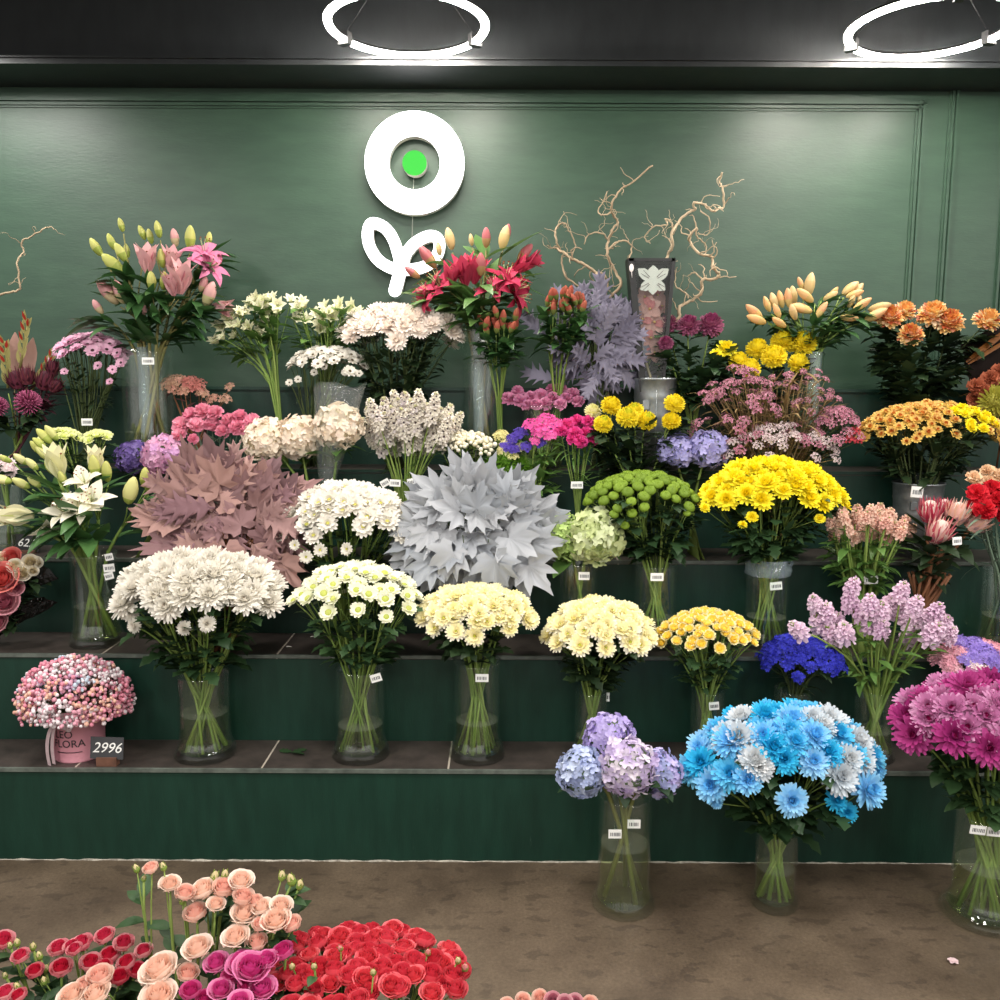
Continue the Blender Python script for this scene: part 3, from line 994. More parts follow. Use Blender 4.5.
def bunch(name, label, cat, H, heads, stems=None, sr=.0022, smat=None, leaves=None, group=None, hname='flower_head', max_stems=34, lz=(.02, .85), wet=None):
    """heads: list of (pos, dir, size, mesh, roll)"""
    t = thing(name, label, cat, (H['x'], H['Y'], H['zb']), group)
    n = len(heads)
    heads = [(V((p.x, min(p.y, back_limit(p.z) - .5 * min(s, .05)), p.z)), d, s, me, roll) for (p, d, s, me, roll) in heads]
    for (p, d, s, me, roll) in heads:
        part(hname, me, t, frame2(p, d, roll, s) if isinstance(roll, Vector) else frame(p, d, roll, s))
    idx = list(range(n)); R.shuffle(idx)
    ns = min(n, max_stems if stems is None else stems)
    paths = []
    main = idx[:ns]
    br = {k: [] for k in main}
    for k in idx[ns:]:
        j = min(main, key=lambda m: (heads[m][0] - heads[k][0]).length)
        br[j].append(k)
    smats = [smat or g_stem]
    for q, k in enumerate(main):
        p, d, s = heads[k][0], heads[k][1], heads[k][2]
        end = p - d * s * .12
        pt = stem_path(H, end, d, q if n > 1 else R.randrange(60), ns)
        paths.append(pt)
        mb = MB(); mb.tube(pt, sr * 1.8, sr * .8, 5)
        for b in br[k]:
            e2 = heads[b][0] - heads[b][1] * heads[b][2] * .12
            j = pt[4]
            mb.tube([j] + bez(j, (j + e2) / 2 + V((0, 0, -.01)) + (pt[5] - pt[4]) * .3, e2, 3), sr * .7, sr * .5, 4)
        keep_off(mb)
        part('stem', mb.mesh('stem', smats), t)
    if leaves:
        kind, mat, cnt, L = leaves[:4]
        w = leaves[4] if len(leaves) > 4 else None
        if kind in ('mum', 'ovate'):
            cnt = int(cnt * (3.6 if n > 1 else 2.4)); L *= 1.15
        elif kind == 'lance':
            cnt = int(cnt * 1.9); L *= 1.1; w = (w or .13) * 1.2
        mb = MB()
        for i in range(cnt):
            pt = R.choice(paths)
            u = rd(lz[0], lz[1]) * 5
            k = int(u); f = u - k
            a, b = pt[2 + k], pt[min(3 + k, len(pt) - 1)]
            p = a.lerp(b, f)
            ax = (b - a).normalized()
            o = V((p.x - H['nx'] + rd(-.06, .06), p.y - H['Y'] + rd(-.06, .06), 0))
            o = o.normalized() if o.length > 1e-4 else V((1, 0, 0))
            ang = rd(-1.2, 1.2)
            o = Quaternion((0, 0, 1), ang) @ o
            d = (o * rd(.7, 1.1) + ax * rd(.2, .9) + V((0, 0, rd(-.35, .15)))).normalized()
            leaf(mb, kind, p, d, V((0, 0, 1)), L * rd(.65, 1.25), 0, None, w)
        keep_off(mb)
        part('foliage', mb.mesh('foliage', [mat]), t, None, None)
    return t, paths

def dome(cx, yt, yb, hw, Y, hs, n, pool, zmix=.35, dep=None, front=.25, sel=None, jit=.25, arc=1.0, nearest=False):
    """heads over a dome; pool = list of meshes; hs = head radius in pixels"""
    s = S((yt + yb) / 2, Y)
    hs *= 1.13
    hr = hs * s
    w = max(.02, (hw - hs * .7) * s)
    dp = dep if dep else min(w, .15)
    c = P(cx, (yt + yb) / 2, Y)
    zb = P(cx, yb - hs * .6, Y - dp).z
    zt = P(cx, yt + hs * .6, Y).z
    tn = max(0, (EYE - c.z) / Y)
    h = math.sqrt(max((zt - zb) ** 2 - (dp * tn) ** 2, (.45 * (zt - zb)) ** 2)) if zt > zb else .03
    out = []
    for i in range(n):
        r = math.sqrt((i + .5) / n); a = i * 2.39996 + rd(-.12, .12)
        r = min(1, max(0, r + rd(-jit, jit) / math.sqrt(n)))
        ux, uy = r * math.cos(a), r * math.sin(a)
        q = math.sqrt(max(0, 1 - r * r * .97))
        p = V((c.x + ux * w, Y + uy * dp, zb + h * q + rd(-.5, .5) * hr * .5))
        nn = V((ux / w, uy / dp, q / max(h, .04)))
        nn.normalize()
        d = (nn * (1 - zmix) + V((0, -front, zmix))).normalized()
        d = (d + V((rd(-.2, .2), rd(-.2, .2), rd(-.1, .2)))).normalized()
        me = sel(ux, uy, q, pool) if sel else R.choice(pool)
        out.append((p, d, hr * rd(.85, 1.12), me, rd(0, 6)))
    return out

def at_heads(lst, Y, pool, front=.5, up=.6):
    """heads at photo pixels: (px, py, radius px, dy[, pool index, tilt dx])"""
    out = []
    for q in lst:
        px, py, r, dy = q[:4]
        me = pool[q[4]] if len(q) > 4 else R.choice(pool)
        dx_ = q[5] if len(q) > 5 else rd(-.25, .25)
        p = P(px, py, Y + dy)
        d = V((dx_, -front, up)).normalized()
        out.append((p - d * (r * S(py, Y) * .3), d, r * S(py, Y + dy), me, rd(0, 6)))
    return out

def pix_dir(px, py, Y, ang, toward=.25):
    """direction that reads as `ang` degrees clockwise from up in the photo"""
    a = math.radians(ang)
    return V((math.sin(a), -toward, math.cos(a))).normalized()

def buds(lst, Y, pool):
    """(px base, py base, length px, angle, dy, pool index, toward)"""
    out = []
    for (px, py, L, ang, dy, k, tw) in lst:
        d = pix_dir(px, py, Y, ang, tw)
        out.append((P(px, py, Y + dy), d, L * S(py, Y + dy) / math.sqrt(max(.35, 1 - d.y * d.y)), pool[k], rd(0, 6)))
    return out

# ------------------------------------------------------------------ head meshes
centre_g = petal(['#9aa838', '#b6bd4a'], .7, 0)
calyx = petal(['#4f6b33', '#5d7a3c'], .6, .1)
def hm(mb, name, *mats):
    return mb.mesh(name, list(mats))
P_white = petal(['#e5e0d5', '#efebe1'], .6, .22)
P_warm = petal(['#e6dac8', '#eee6d8', '#e6d4c2'], .6, .25)
M_bigwhite = [hm(t_mum([(24, -8, 1, .1, 0), (23, 8, .97, .3, 0), (20, 24, .86, .6, 0), (16, 42, .7, .7, 0), (12, 60, .52, .6, 0), (7, 78, .38, .4, 1)], pw=.115, cen=.1), 'white_mum', P_white, P_warm, calyx) for _ in range(2)]
M_cream = [hm(t_mum([(20, -4, 1, .2, 0), (18, 16, .92, .5, 0), (15, 38, .75, .7, 0), (11, 60, .55, .6, 0)], pw=.14, cen=.1), 'cream_mum', petal(['#f2e6da', '#f8f0e8', '#f0dfd2'], .6, .25), petal('#f3e6c4'), calyx) for _ in range(2)]
M_daisy = [hm(t_mum([(13, 2, 1, .15, 0), (12, 20, .85, .4, 0), (8, 42, .5, .6, 0)], pw=.2, cen=.22, cz=.14), 'white_daisy', P_white, petal(['#d8cf70', '#c9c964']), calyx) for _ in range(2)]
M_santw = [hm(t_mum([(15, 6, 1, .35, 0), (14, 24, .85, .5, 0)], pw=.22, cen=.38, cz=.2), 'white_santini', petal(['#f4f3e0', '#eff0d2']), petal(['#b4bf58', '#c4c96c']), calyx) for _ in range(2)]
M_pale = [hm(t_mum([(17, -4, 1, .15, 0), (16, 14, .92, .35, 3), (13, 34, .7, .5, 3), (8, 56, .45, .5, 3)], pw=.16, cen=.2, cz=.12), 'pale_yellow_mum', petal(['#f4ecd2', '#f8f3e2', '#f2e8b8']), petal(['#9fa83c', '#c8c450']), calyx, petal(['#f4eab4', '#f7f0c8', '#f0e498'])) for _ in range(3)]
M_santy = [hm(t_mum([(14, 12, 1, .5, 0), (13, 30, .85, .6, 3)], pw=.24, cen=.42, cz=.22), 'yellow_santini', petal(['#efe7bd', '#f0e2a0']), petal(['#e2b52e', '#eac548']), calyx, petal(['#efd04c', '#f2da6c'])) for _ in range(2)]
M_yellow = [hm(t_mum([(18, -4, 1, .2, 0), (17, 16, .92, .4, 0), (14, 38, .72, .6, 1), (9, 62, .5, .6, 1)], pw=.155, cen=.12), 'yellow_mum', petal(['#f6e622', '#faee3c', '#f2dc14']), petal(['#f0d810', '#f6e424']), calyx) for _ in range(2)]
M_bronze = [hm(t_mum([(11, 8, 1, .3, 0), (11, 32, .85, .6, 3), (7, 58, .6, .6, 1)], pw=.2, cen=.2, cz=.14), 'bronze_mum', petal(['#e2b850', '#e8c86e', '#d6a848']), petal(['#b9622c', '#d08436']), calyx, petal(['#dca850', '#eed082', '#c88c44'])) for _ in range(2)]
M_pinks = [hm(t_mum([(14, 2, 1, .2, 0), (13, 18, .8, .3, 0)], pw=.22, cen=.24, cz=.14), 'pink_santini', petal(['#e9b4cf', '#f0c6da', '#e2a4c4']), petal(['#3e2a2c', '#54363a']), calyx) for _ in range(2)]
M_whites = [hm(t_mum([(14, 2, 1, .2, 0), (13, 18, .8, .3, 0)], pw=.22, cen=.24, cz=.14), 'white_dark_santini', P_white, petal(['#4a4030', '#6a5c3c']), calyx) for _ in range(2)]
M_lime = [hm(t_mum([(13, 6, 1, .3, 0), (12, 28, .8, .5, 0)], pw=.22, cen=.3, cz=.2), 'lime_santini', petal(['#e3ea9c', '#eef0b8', '#d4df80']), petal(['#b8c850', '#c8d060']), calyx) for _ in range(2)]
def m_mag(c1, c2):
    return hm(t_mum([(20, -8, 1, .1, 0), (19, 8, .96, .2, 0), (17, 28, .84, .4, 3), (13, 50, .64, .6, 3), (8, 74, .42, .4, 1)], pw=.125, cen=.1), 'magenta_mum', petal(c1), petal(['#a01460', '#b82874']), calyx, petal(c2))
M_mag = [m_mag(['#ac367e', '#bc4c90', '#9a2a70'], ['#9c2870', '#b03e82']), m_mag(['#a02c74', '#b03a82'], ['#8e2066', '#a23076'])]
M_magl = [m_mag(['#c486b0', '#d094ba', '#b872a2'], ['#b86e9e', '#c682ac'])]
def m_blue(c1, c2):
    return hm(t_mum([(24, -8, 1, .1, 0), (22, 8, .96, .3, 0), (19, 26, .86, .5, 0), (15, 46, .68, .6, 3), (10, 66, .48, .5, 3), (5, 82, .34, .3, 3)], pw=.115, cen=.08), 'blue_mum', petal(c1), petal(c2), calyx, petal(c2))
M_blue = [m_blue(['#48bee8', '#70ccf0', '#98d8f4'], ['#30b4e2', '#58c4ec']), m_blue(['#6cc2f0', '#90d0f4', '#b0dcf6'], ['#58baee', '#84ccf2']), m_blue(['#2cb8e2', '#48c4ea'], ['#1cacd8', '#34b8e2'])]
M_bluew = [m_blue(['#dfe3e6', '#cdd9e2', '#e8e6e4'], ['#c4ccd4', '#dadcdc'])]
M_button = [hm(t_button(), 'green_button_mum', petal(['#647f20', '#78922c', '#526c1a'], .6, .1), petal(['#566f1a', '#6c8626'], .6, .1)) for _ in range(2)]
M_pomp = [hm(t_pompon(230), 'yellow_pompon', petal(['#f2dc28', '#f6e640', '#ecd418']), petal(['#eedc20', '#e6d018']), calyx)]
M_pompg = [hm(t_pompon(230), 'yellow_pompon_green_eye', petal(['#f2dc28', '#f6e640']), petal(['#c8cc2c', '#d8d430']), calyx)]
M_pompp = [hm(t_pompon(130), 'pale_pompon', petal(['#efe9b0', '#f3efc8']), petal(['#e4df90', '#eae6a4']), calyx)]
M_purp = [hm(t_pompon(150, inc=.5), 'purple_mum', petal(['#8e4a6c', '#a4607e', '#7a3a5a']), petal(['#7e2e56', '#95486c']), calyx)]
M_orng = [hm(t_pompon(110, zlo=-.35, inc=.35, pw=.16), 'orange_red_mum', petal(['#f0dcaa', '#ecc878', '#c4442f', '#f2e0b0', '#e8bc64'], isl=.9), petal(['#b03426', '#e0a858'], isl=.85), calyx)]
M_orngl = [hm(t_pompon(100, zlo=-.35, inc=.35, pw=.16), 'peach_mum', petal(['#f2e2b8', '#ecc878', '#cc5a40', '#f2e6c0', '#ecd090'], isl=.9), petal(['#d88c44', '#ecc880'], isl=.85), calyx)]
M_carn = {}
def carn(key, *cols):
    M_carn[key] = [hm(t_carnation(), key + '_carnation', petal(cols[0]), petal(cols[1]), calyx) for _ in range(2)]
carn('pink', ['#e48ea8', '#f0b0c0'], ['#dc7a98', '#eca0b4'])
carn('red', ['#c9182a', '#d92a38'], ['#b01024', '#d02030'])
carn('beige', ['#e8c8a4', '#efd6b8'], ['#dcb48c', '#e8c4a0'])
carn('rose', ['#dc92b4', '#e8a8c4', '#cf84b8'], ['#d07aa6', '#e49ab8'])
carn('hot', ['#e0408e', '#ea5aa0'], ['#d02c80', '#e2509a'])
def hyd(name, a, b, c, core='#6a7f58', n=170, pr=.17, sc=(1, 1, .85)):
    return hm(t_hydrangea(n, 3, pr, sc), name, petal(a), petal(b), petal(c), petal(core, trans=0))
M_hyd_blue = hyd('blue_hydrangea', ['#a4b0d8', '#b8c2e2'], ['#c8d0e6', '#b0c0dc'], ['#98a8d0', '#d0d4ea'])
M_hyd_viol = hyd('violet_hydrangea', ['#b0a0d8', '#c4b6e6'], ['#bcaae0', '#a494d0'], ['#d0c4ec', '#bcaede'])
M_hyd_lil = hyd('lilac_hydrangea', ['#cab6e0', '#d8c8ea'], ['#e0d2ea', '#c4b0e2'], ['#e6dce4', '#d2c2e6'])
M_hyd_bv = hyd('blue_violet_hydrangea', ['#aca8da', '#bebce4'], ['#a4acd8', '#c6cae8'], ['#b8aadc', '#d4d0ea'])
M_hyd_gr = hyd('green_hydrangea', ['#a8c468', '#bcd484'], ['#c6d896', '#b0cc74'], ['#d0dca4', '#98b858'], '#7f9c50')
M_hyd_grp = hyd('pale_green_hydrangea', ['#c0cc8c', '#d2dca8'], ['#d8dcb0', '#b4c47c'], ['#c8d49c', '#dce0c0'], '#98a868', 150, .19)
M_hyd_pur = hyd('purple_hydrangea', ['#5a4684', '#6e5a9c'], ['#7c68a8', '#64508e'], ['#8c7ab4', '#503c78'])
M_hyd_pink = hyd('pink_hydrangea', ['#d898bc', '#e0a8c8'], ['#e4b4d0', '#cc8cb4'], ['#ccA0cc'.lower(), '#dca4c4'])
M_hyd_cr = hyd('cream_hydrangea', ['#f0e4d4', '#f4ecdc'], ['#eed8cc', '#f2e6d0'], ['#f4ead0', '#e8d4c4'], '#cfc4a4')
M_hyd_lav = hyd('lavender_hydrangea', ['#a09cd4', '#b4b0e0'], ['#c4bee4', '#a8a4da'], ['#8f8ccc', '#bcb4e0'])
M_stock_l = [hm(t_spike(15, 1.45, .85, 2, True, None, .35), 'lilac_stock', petal(['#e4c4d8', '#ecd2e2', '#d8b2d0']), petal(['#ecd8e4', '#dfbcd8']), g_stem) for _ in range(3)]
M_stock_p = [hm(t_spike(13, 1.35, .85, 2, True, None, .35), 'peach_stock', petal(['#e8bcac', '#efcab8', '#e4a8a0']), petal(['#f0d8c0', '#e8b4a8']), g_stem) for _ in range(3)]
M_delph = [hm(t_spike(28, 3.0, .66, 2, True, 3, .35), 'white_delphinium', petal(['#e6ddd4', '#efe8dc', '#d6ccd0']), petal(['#f0ebda', '#e4dcd0']), petal(['#d8d4a8', '#c8c890']), petal(['#4c4050', '#6a5c64'])) for _ in range(3)]
M_royal = [hm(t_cluster(16, .36, 2, .7, 6), 'royal_blue_cluster', petal(['#1c2090', '#3034b8', '#4448d0']), petal(['#3a40c8', '#181c78', '#5058d8']), d_stem) for _ in range(2)]
def clus(name, a, b, c=None, n=20, fr=.34, pet=6, cen=None):
    return [hm(t_cluster(n, fr, 2, .5, pet, 3 if cen else None), name, petal(a), petal(b), d_stem, *([petal(cen)] if cen else [])) for _ in range(2)]
M_lav = clus('lavender_cluster', ['#8f78cc', '#a48cd8'], ['#b09ee0', '#7e68c0'])
M_pk = clus('soft_pink_cluster', ['#e8a4b4', '#efb8c4'], ['#f0c4cc', '#e294a8'])
M_pw = clus('pale_pink_cluster', ['#eed6d8', '#f2e4e0'], ['#e8c8d0', '#f0dcdc'])
M_hot = clus('hot_pink_cluster', ['#e0489c', '#ea66ae'], ['#d83c90', '#ee7cba'])
M_stat = clus('purple_statice_cluster', ['#4a349c', '#5c46b0'], ['#3c2a88', '#6c58b8'])
M_ysta = clus('yellow_statice_cluster', ['#e4dc9c', '#ece4b4'], ['#d8d088', '#e8e0a8'])
M_wax = clus('wax_flower_cluster', ['#c88298', '#d49cac', '#b87088'], ['#b0687e', '#cc8ca0'], n=16, fr=.24, pet=5, cen='#7a3a4c')
M_waxw = clus('pale_wax_flower_cluster', ['#dcc8c8', '#e4d6d2'], ['#d0b4bc', '#dccac8'], n=16, fr=.24, pet=5, cen='#8a6a70')
M_redc = clus('small_red_cluster', ['#c03848', '#cc4c54'], ['#a82c3c', '#c44450'], n=14, fr=.3)
M_dry = clus('dried_peach_cluster', ['#c89484', '#d4a894', '#b87868'], ['#c4a084', '#b48470'], n=16, fr=.34)
M_dryp = clus('dried_coral_cluster', ['#c47c74', '#d08c80'], ['#b86c66', '#cc847a'], n=18, fr=.34)
M_moss = [hm(t_pompon(110, inc=.2, pw=.08), 'green_ball_dianthus', petal(['#4f7a1e', '#638e2a', '#3e6818']), petal(['#5a8622', '#6c9830']), calyx)]
M_berry = [hm(t_balls(9, .24, .9, 2), 'white_berry_cluster', petal(['#e8e2c8', '#efeadA'.lower()], .35, .1, .5), petal(['#e4d4bc', '#d8d4b0'], .35, .1, .5), g_stem) for _ in range(2)]
def m_rose(name, inner, outer, seg=6, op=1.0):
    return hm(t_rose(op, seg), name, petal(inner, .55, .3), petal(outer, .55, .3), calyx)
M_rose_cream = [m_rose('cream_rose', ['#f0c8b2', '#f4d4c2'], ['#f4dccc', '#f8e8dc']) for _ in range(2)] + [m_rose('peach_rose', ['#efb8a8', '#f2c4b4'], ['#f2d0c0', '#f6dccf'], op=.6)]
M_rose_mag = [m_rose('magenta_pink_rose', ['#cc3c88', '#d85098'], ['#e07cb0', '#e894be']), m_rose('deep_pink_rose', ['#c42c74', '#d03c82'], ['#dc5c9c', '#e274aa'], op=.5)]
M_rose_coral = [m_rose('coral_rose', ['#d83e52', '#e25060'], ['#e65a68', '#ee7680'], op=.6), m_rose('coral_rose_tight', ['#d23448', '#de4656'], ['#e44e5e', '#ea6470'], op=.25), m_rose('coral_rose_open', ['#da4250', '#e4545e'], ['#ea6874', '#f08488'], op=1.0)]
M_rose_red = [m_rose('red_white_rose', ['#c01838', '#cc2846'], ['#d8405c', '#eab0b4'], op=.5), m_rose('pink_edged_rose', ['#c8284c', '#d43c5c'], ['#e07488', '#f0c0c0'], op=.7)]
M_rose_salmon = [m_rose('salmon_garden_rose', ['#d8605c', '#e0706a'], ['#e8807a', '#ee9a90']), m_rose('mauve_rose', ['#b8687c', '#c47c8c'], ['#cc8c98', '#d8a4aa'])]
M_rose_white = [m_rose('ivory_rose', ['#e4d8b4', '#ece0c4'], ['#f0e8d4', '#f4eee0'])]
M_rosebud = [hm(t_rosebud(0), 'green_rose_bud', petal(['#d8c890', '#e4d4a8']), calyx, petal(['#7c9a44', '#8fa850'], .5, .1)), hm(t_rosebud(0), 'pink_rose_bud', petal(['#e08888', '#ea9c98']), calyx, petal(['#7c9a44', '#8fa850'], .5, .1))]
M_bud_g = hm(t_bud(1, 0, .19, .3), 'green_lily_bud', petal(['#b4b860', '#c4c474', '#a8b054'], .45, .15), petal(['#98a84c', '#a4b056'], .45, .15))
M_bud_p = hm(t_bud(1, 0, .2, .3), 'pink_lily_bud', petal(['#d89a9c', '#e0b0ac'], .45, .2), petal(['#d8bc9c', '#c8c08c'], .45, .2))
M_bud_c = hm(t_bud(1, 0, .19, .35), 'crimson_lily_bud', petal(['#b05c64', '#c07878'], .45, .2), petal(['#a89058', '#b88868'], .45, .2))
M_bud_y = hm(t_bud(1, 0, .19, .5), 'straw_lily_bud', petal(['#d8b480', '#e0c494'], .45, .2), petal(['#c8b074', '#d4b884'], .45, .2))
M_bud_o = hm(t_bud(1, 0, .17, .3), 'peach_lily_bud', petal(['#d8a468', '#e0b47c', '#d48f74'], .45, .1), petal(['#c8a868', '#d8bc7c'], .45, .1))
M_bud_w = hm(t_bud(1, 0, .2, .25), 'pale_green_lily_bud', petal(['#d4d480', '#e2dca0', '#c4cc6c'], .45, .2), petal(['#a8b858', '#b4c468'], .45, .2))
def lil(name, a, b, el, curl, w=.21):
    return hm(t_lily(el, curl, w), name, petal(a), petal(b), petal('#8a4a2c'), petal('#c8d09c'))
M_lily_p = lil('pink_lily', ['#dc7ca4', '#e494b4'], ['#c85888', '#d06c96'], 50, -1.3)
M_lily_pc = lil('half_open_pink_lily', ['#dca4ac', '#e4b4b4', '#d88c9c'], ['#c8788c', '#d08c98'], 82, -.5, .24)
M_lily_c = lil('crimson_lily', ['#b0284c', '#c03c5c', '#a01c40'], ['#8c1034', '#a01c44'], 48, -1.1)
M_lily_cc = lil('half_open_crimson_lily', ['#b0304c', '#c04460'], ['#8c1034', '#a01c44'], 78, -.4, .22)
M_lily_w = lil('white_double_lily', ['#f0ead4', '#f4f0e0'], ['#e4e4b8', '#ecead0'], 55, -1.0, .26)
M_lily_wc = lil('half_open_white_lily', ['#eee8c0', '#f0eccc', '#e2e09c'], ['#ccd080', '#d8d898'], 82, -.3, .26)
M_alst = lil('white_alstroemeria', ['#eceac0', '#f0eed0', '#e0e4b0'], ['#c8d490', '#d4dca0'], 62, -.7, .28)
M_gyp = None
# ================================================================== the flowers
Y0, Y1, Y2, Y3, Y4 = TY
def hold(cx, rim, r, tier, bx=None, br=None, Y=None):
    return holder(None, (cx, bx or cx), tier, Y or TY[tier], rim, r, br or r)

# ------------------------------------------------------------------ on the floor
YH = 2.395
v = vase('blue and lilac hydrangeas', 623, 26, 793, 0, 'standing on the floor', Y=YH, flare=1.22, wl=.56, tags=((615, 834, 13, 9), (634, 824, 13, 9)))
H = holder(v)
for nm, lab, me, px, py, r, dy, tl in (
        ('hydrangea', 'grey-blue hydrangea drooping at the left of the floor vase', M_hyd_blue, 581, 772, 23, -.03, (-.5, -.7, .3)),
        ('hydrangea', 'violet hydrangea standing highest in the floor vase', M_hyd_viol, 609, 738, 25, .04, (0, -.4, .9)),
        ('hydrangea', 'pale lilac hydrangea in the middle of the floor vase', M_hyd_lil, 628, 766, 27, -.05, (0, -.8, .6)),
        ('hydrangea', 'blue-violet hydrangea at the right of the floor vase', M_hyd_bv, 660, 773, 22, -.02, (.5, -.6, .4))):
    s = S(py, YH)
    bunch(nm, lab, 'flower', H, [(P(px, py, YH + dy), V(tl).normalized(), r * s, me, rd(0, 6))], sr=.0045,
          smat=petal(['#7c7a48', '#6e7c44'], .5, 0), leaves=('ovate', L_mum, 4, .085), lz=(.45, .9), group='hydrangeas in the floor vase')
for k in range(2):
    pass
YB = 2.40
v = vase('sky blue chrysanthemums', 774, 20.5, 829, 0, 'standing on the floor below the lilac stocks', Y=YB, flare=1.12, wl=.5)
hd = dome(784, 702, 822, 104, YB, 15.5, 76, M_blue, .4, .17, .45, jit=.8, sel=lambda x, y, q, p: R.choice(M_bluew) if (x > .3 and q > .3 and rd(0, 1) < .75) or (abs(x + .5) < .16 and q > .5 and rd(0, 1) < .6) or rd(0, 1) < .05 else R.choice(p))
hd += at_heads([(717, 802, 7, -.1), (838, 800, 12, -.13), (848, 812, 11, -.13), (800, 712, 13, .02), (822, 722, 13, .02), (876, 770, 11, -.05), (860, 750, 14, .0)], YB, M_blue, .6, .4)
bunch('chrysanthemum_bunch', 'large bunch of sky blue and white tipped chrysanthemums in a vase on the floor', 'flowers', holder(v), hd, 32, .0028, g_stem, ('mum', L_mum, 70, .075))
YM = 2.35
v = vase('magenta chrysanthemums', 984, 32, 812, 0, 'standing on the floor at the right edge', Y=YM, flare=1.3, wl=.5, tags=((978, 830, 16, 9, .12), (994, 832, 14, 9, .1)))
hd = dome(984, 674, 778, 94, YM, 17, 64, M_mag, .3, .17, .5, lambda x, y, q, p: R.choice(M_magl) if (x < .1 and q > .5 and rd(0, 1) < .8) else R.choice(p))
bunch('chrysanthemum_bunch', 'bunch of magenta chrysanthemums in a vase on the floor at the right edge', 'flowers', holder(v), hd, 32, .003, g_stem, ('ovate', L_mum, 110, .055, .3))

# ------------------------------------------------------------------ lowest step
# flower box with baby's breath
YX = 2.73
s = S(740, YX)
bx = P(80.5, 755, YX).x; z0 = TZ[1]; br_ = 26 * s; bh = 52 * s
pinkbox = plain('pink card', '#dc98a6', .55, 0, .4, .06, 25)
t = thing('flower_box', 'round pink cardboard flower box with black lettering on the lowest step', 'box', (bx, YX, z0))
W = Matrix.Translation((bx, YX, z0))
mb = MB(); mb.lathe([(0, 0), (br_ * .9, 0), (br_ * .9, .004), (br_ * .93, bh * .7), (br_ * 1.0, bh * .7), (br_ * 1.02, bh), (br_ * .97, bh), (br_ * .9, bh * .72), (br_ * .86, .006), (0, .006)], 40)
part('body', mb.mesh('body', [pinkbox]), t, W)
ink = plain('black lettering', '#2a2426', .6)
def wrap_text(body, size, zc, a0, r):
    vs, fs = text_verts(body, size)
    mb = MB()
    mb.add([V((math.sin(a0 + p.x / r) * r, -math.cos(a0 + p.x / r) * r, zc + p.y)) for p in vs], fs)
    return mb
mb = wrap_text('LEO', 10.5 * s, bh * .56, -.16, br_ * .945)
mb2 = wrap_text('FLORA', 10.5 * s, bh * .38, .02, br_ * .945)
mb.merge(mb2, Matrix())
part('lettering', mb.mesh('lettering', [ink], False), t, W, 'black printed lettering')
mb = MB()
for k in range(12):
    a, b = -.48 + k * .085, -.48 + (k + 1) * .085
    r_ = br_ * .94
    mb.add([V((math.sin(q) * r_, -math.cos(q) * r_, z)) for q, z in ((a, bh * .21), (b, bh * .21), (b, bh * .225), (a, bh * .225))], [(0, 1, 2, 3)])
part('printed_line', mb.mesh('printed_line', [ink], False), t, W)
satin = petal(['#c8b0b4', '#d4c0c2'], .3, .1, .5)
for pts in (((60, 716), (50, 730), (47, 748), (50, 768)), ((62, 716), (54, 728), (52, 748), (54, 764)), ((63, 714), (58, 722), (64, 730), (62, 716)), ((64, 714), (72, 720), (68, 732), (64, 718))):
    mb = MB()
    pp = smooth_path([P(x, y, YX - br_ * 1.03 - .004) for x, y in pts], 5)
    for i in range(len(pp) - 1):
        o = V((2.1 * s, -.003, 0))
        mb.add([pp[i] - o, pp[i] + o, pp[i + 1] + o, pp[i + 1] - o], [(0, 1, 2, 3)])
    part('ribbon', mb.mesh('ribbon', [satin]), t, None, 'grey-pink satin ribbon')
GC = [petal(c, .6, .2) for c in (['#e8a0b4', '#efb4c4'], ['#f2e4e8', '#f6eef0'], ['#e88fa4', '#ec9cb0'], ['#f0dcb4', '#f4e4c4'], ['#c8d8e8', '#d4e0ec'], ['#d4a8cc', '#dcb8d4'], ['#f0bca4', '#f4c8b4'])]
t = thing('gypsophila_bouquet', 'rainbow tinted baby\'s breath bouquet filling the pink flower box', 'flowers', (bx, YX, z0 + .01))
cN = [(V((rd(-1, 1), rd(-1, 1), rd(0, 1))), R.randrange(7)) for _ in range(26)]
mb = MB(); mb2 = MB()
cc = P(75.5, 700, YX)
for i in range(2000):
    z = rd(-.34, 1); a = rd(0, 2 * PI); q = math.sqrt(1 - z * z)
    k = rd(.62, 1.0) if i % 4 == 0 else rd(.84, 1.04)
    o = V((q * math.cos(a), q * math.sin(a), z)) * k
    p = V((cc.x + o.x * 55 * s, YX + o.y * 42 * s, cc.z + o.z * 43 * s))
    if p.y > YX + .05 and rd(0, 1) < .5: continue
    m = min(cN, key=lambda c: (c[0] - o).length)[1]
    if m in (3, 6) and rd(0, 1) < .4: m = 0
    if rd(0, 1) < .35: m = R.choice((0, 0, 1, 2))
    mb.ball(p, s * rd(1.5, 2.5), 6, 4, m)
for i in range(160):
    a = i * 2.4; z = rd(0, .8); q = math.sqrt(1 - z * z)
    e = V((cc.x + q * math.cos(a) * 48 * s, YX + q * math.sin(a) * 40 * s, cc.z + z * 40 * s))
    mb2.tube([V((bx + rd(-.02, .02), YX + rd(-.02, .02), z0 + .012)), V((bx + (e.x - bx) * .4, YX + (e.y - YX) * .4, z0 + bh)), e], .0012, .0008, 3)
part('blossom_cloud', mb.mesh('blossom_cloud', GC), t, None, 'tiny round pink, white and peach blossoms', True)
part('stems', mb2.mesh('stems', [d_stem]), t, None, None, True)
